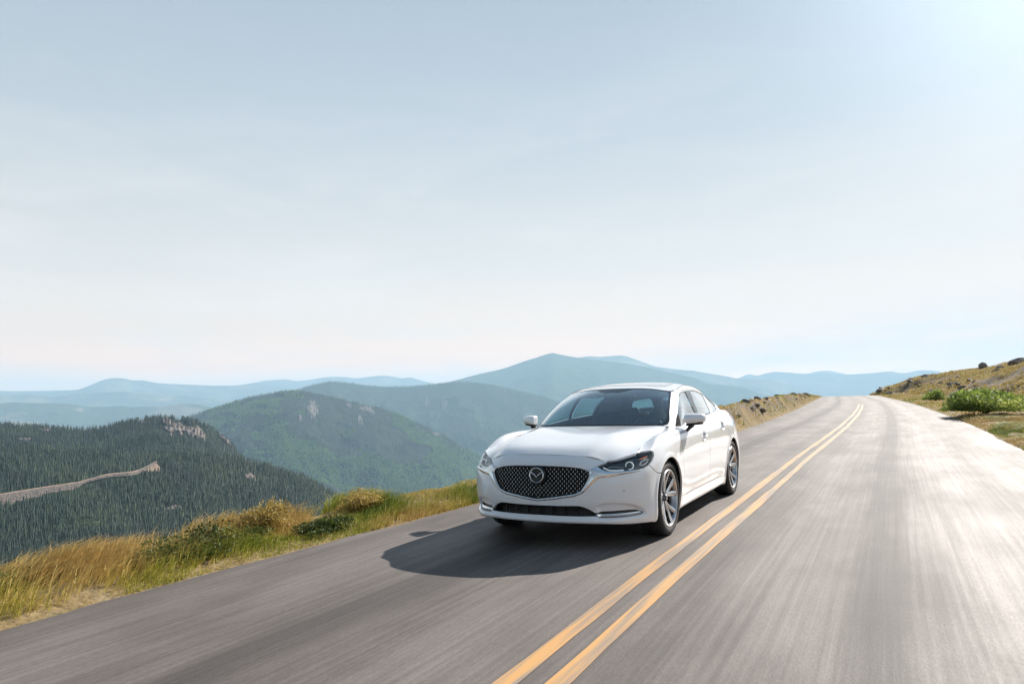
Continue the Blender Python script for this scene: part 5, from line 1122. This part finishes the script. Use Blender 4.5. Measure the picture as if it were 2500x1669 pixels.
stoneM=mat('lichen_stone',(.21,.17,.14),.95,noise=(2.2,.55),bump=(9,.7,.05)); RM=[rock_mesh(s_) for s_ in (1,2,3,4)]
def rock(P,s_,i_,label,group,sq=1.): 
    o=bpy.data.objects.new('rock',RM[i_%4]); sc.collection.objects.link(o); o.location=tuple(P+np.array([0,0,s_*.12])); o.scale=(s_,s_,s_*sq); o.rotation_euler=(RG.random()*.4,RG.random()*.4,RG.random()*6.28); return tag(o,label,'rock',group)
RSP=RG.random(190); RST=RG.random(190)
for q in range(190):
    fx_=RSP[q]*.72 if q>70 else RSP[q]*.22; P=RH.sample(np.array([fx_]),np.array([.04+.93*RST[q]]))[0]; rock(P,(.20+.65*RG.random()**2.4)*(.6 if q<=70 else 1.),q,'grey brown rock half buried in the dry grass of the right hillside','rocks scattered over the right hillside',.6)
for q in range(55):
    x=-15-60*RG.random(); o_=.35+.9*RG.random(); P=vp(x,o_,-1); rock(P,.08+.20*RG.random()**1.5*(.5-x/90),q,'dark rock half buried in the grassy bank behind the car','rocks on the bank left of the road',.8)
iB=int(np.argmin(abs(RH.x-2402))); rock(RH.sample(np.array([iB/(len(RH.x)-1)]),np.array([.04]))[0],.8,1,'large dark boulder standing on the skyline of the right hillside','rocks scattered over the right hillside',1.1)
# ================================================================== the driver
def skin_body(name,verts,edges,rad,m,parent=None,sub=2):
    me=bpy.data.meshes.new(name); me.from_pydata(verts,edges,[]); o=bpy.data.objects.new(name,me); sc.collection.objects.link(o)
    sk=o.modifiers.new('skin','SKIN'); 
    for i_,r in enumerate(rad): me.skin_vertices[0].data[i_].radius=(r,r) if not hasattr(r,'__len__') else r
    me.skin_vertices[0].data[0].use_root=True
    s=o.modifiers.new('sub','SUBSURF'); s.levels=sub; s.render_levels=sub; me.materials.append(m)
    if parent: o.parent=parent
    return o
skinm=mat('skin',(.36,.21,.145),.5); shirt=mat('dark_shirt',(.035,.038,.045),.85,noise=(30,.2)); hairm=mat('dark_hair',(.02,.015,.012),.6)
drv=empty('person',(-1.44,.37,.52)); tag(drv,'person in dark shirt and sunglasses at the steering wheel of the white car','person')
X0=0.; B=[(0,0,0),(-.02,0,.18),(-.05,0,.36),(-.08,0,.50),(-.075,0,.575),(-.055,0,.635)]          # pelvis .. neck .. skull base
V=[*B,(-.02,0,.70),(-.015,0,.775)]; R_b=[(.15,.13),(.145,.12),(.15,.12),(.075,.07),(.044,.046),(.050,.052),(.074,.090),(.064,.078)]; Ed=[(i_,i_+1) for i_ in range(7)]
for s_ in (1,-1):
    n=len(V); V+=[(-.07,s_*.17,.485),(.04,s_*.25,.27),(.27,s_*.19,.36),(.345,s_*.165,.385)]; R_b+=[.062,.048,.034,.028]; Ed+=[(3,n),(n,n+1),(n+1,n+2),(n+2,n+3)]
    n=len(V); V+=[(.06,s_*.09,-.02),(.48,s_*.12,.10),(.80,s_*.12,-.22)]; R_b+=[.09,.065,.05]; Ed+=[(0,n),(n,n+1),(n+1,n+2)]
skin_body('body',V,Ed,R_b,skinm,drv)
VS=[(0,0,-.01),(-.02,0,.18),(-.05,0,.36),(-.08,0,.50),(-.077,0,.545)]; RS=[(.16,.14),(.155,.13),(.16,.13),(.095,.085),(.060,.060)]; ES=[(0,1),(1,2),(2,3),(3,4)]
for s_ in (1,-1): n=len(VS); VS+=[(-.07,s_*.17,.485),(-.01,s_*.22,.36)]; RS+=[.072,.062]; ES+=[(3,n),(n,n+1)]
skin_body('shirt',VS,ES,RS,shirt,drv)
hp=MB(); secs=[]
for t in np.linspace(0,1,7):
    r=.088*math.cos(t*1.45); secs.append([(-.028+r*1.12*math.cos(a)-.012,r*.92*math.sin(a),.765+.088*math.sin(t*1.5)-.03*(1-t)*(1 if math.cos(a)<.2 else 0)) for a in [2*math.pi*j/16 for j in range(16)]])
hp.loft(secs); hp.build('hair',hairm,drv,sub=1)
for s_ in (1,-1):
    MB().tube([(-.03,s_*.083,.715),(-.035,s_*.092,.735),(-.045,s_*.088,.755)],[.005,.009,.006],8).build('ear',skinm,drv,sub=1)
    MB().box((.062,s_*.033,.742),(.012,.048,.034),bev=.005).build('sunglass_lens',gloss,drv,sub=1)
    for q,(dy,ln) in enumerate(((-.030,.050),(-.010,.060),(.010,.062),(.030,.052))):   # fingers closed round the rim
        b=np.array([.355,s_*.165,.385])+np.array([0,0,dy]); MB().tube([b,b+[.035,s_*.012,.004],b+[.058,s_*.030,0],b+[.045,s_*.048,-.002]],[.0095,.009,.0085,.007],8).build('finger',skinm,drv,sub=1)
    MB().tube([(.335,s_*.15,.41),(.36,s_*.155,.44),(.385,s_*.17,.455)],[.011,.010,.008],8).build('thumb',skinm,drv,sub=1)
MB().tube([(.066,0,.745),(.082,0,.722),(.070,0,.708)],[.008,.012,.009],8).build('nose',skinm,drv,sub=1)
MB().tube([(.060,-.024,.682),(.068,0,.680),(.060,.024,.682)],[.004,.006,.004],8).build('mouth',mat('lips',(.32,.13,.10),.5),drv,sub=1)
# ================================================================== air between the hills
hz_top=max(h.V[...,2].max() for h in HILLS.values())+15
h_=MB().box((-1000,0,(hz_top-1400)/2),(48400,48400,hz_top+1400)); ho=h_.build('haze',None,smooth=False); ho.data.materials.clear()
hm=bpy.data.materials.new('haze'); hm.use_nodes=True; t=hm.node_tree; t.nodes.clear(); o=t.nodes.new('ShaderNodeOutputMaterial'); v=t.nodes.new('ShaderNodeVolumePrincipled')
v.inputs['Color'].default_value=(.55,.80,1.0,1); v.inputs['Density'].default_value=HAZE; v.inputs['Anisotropy'].default_value=.06; t.links.new(v.outputs[0],o.inputs['Volume'])
ho.data.materials.append(hm); tag(ho,kind='stuff')
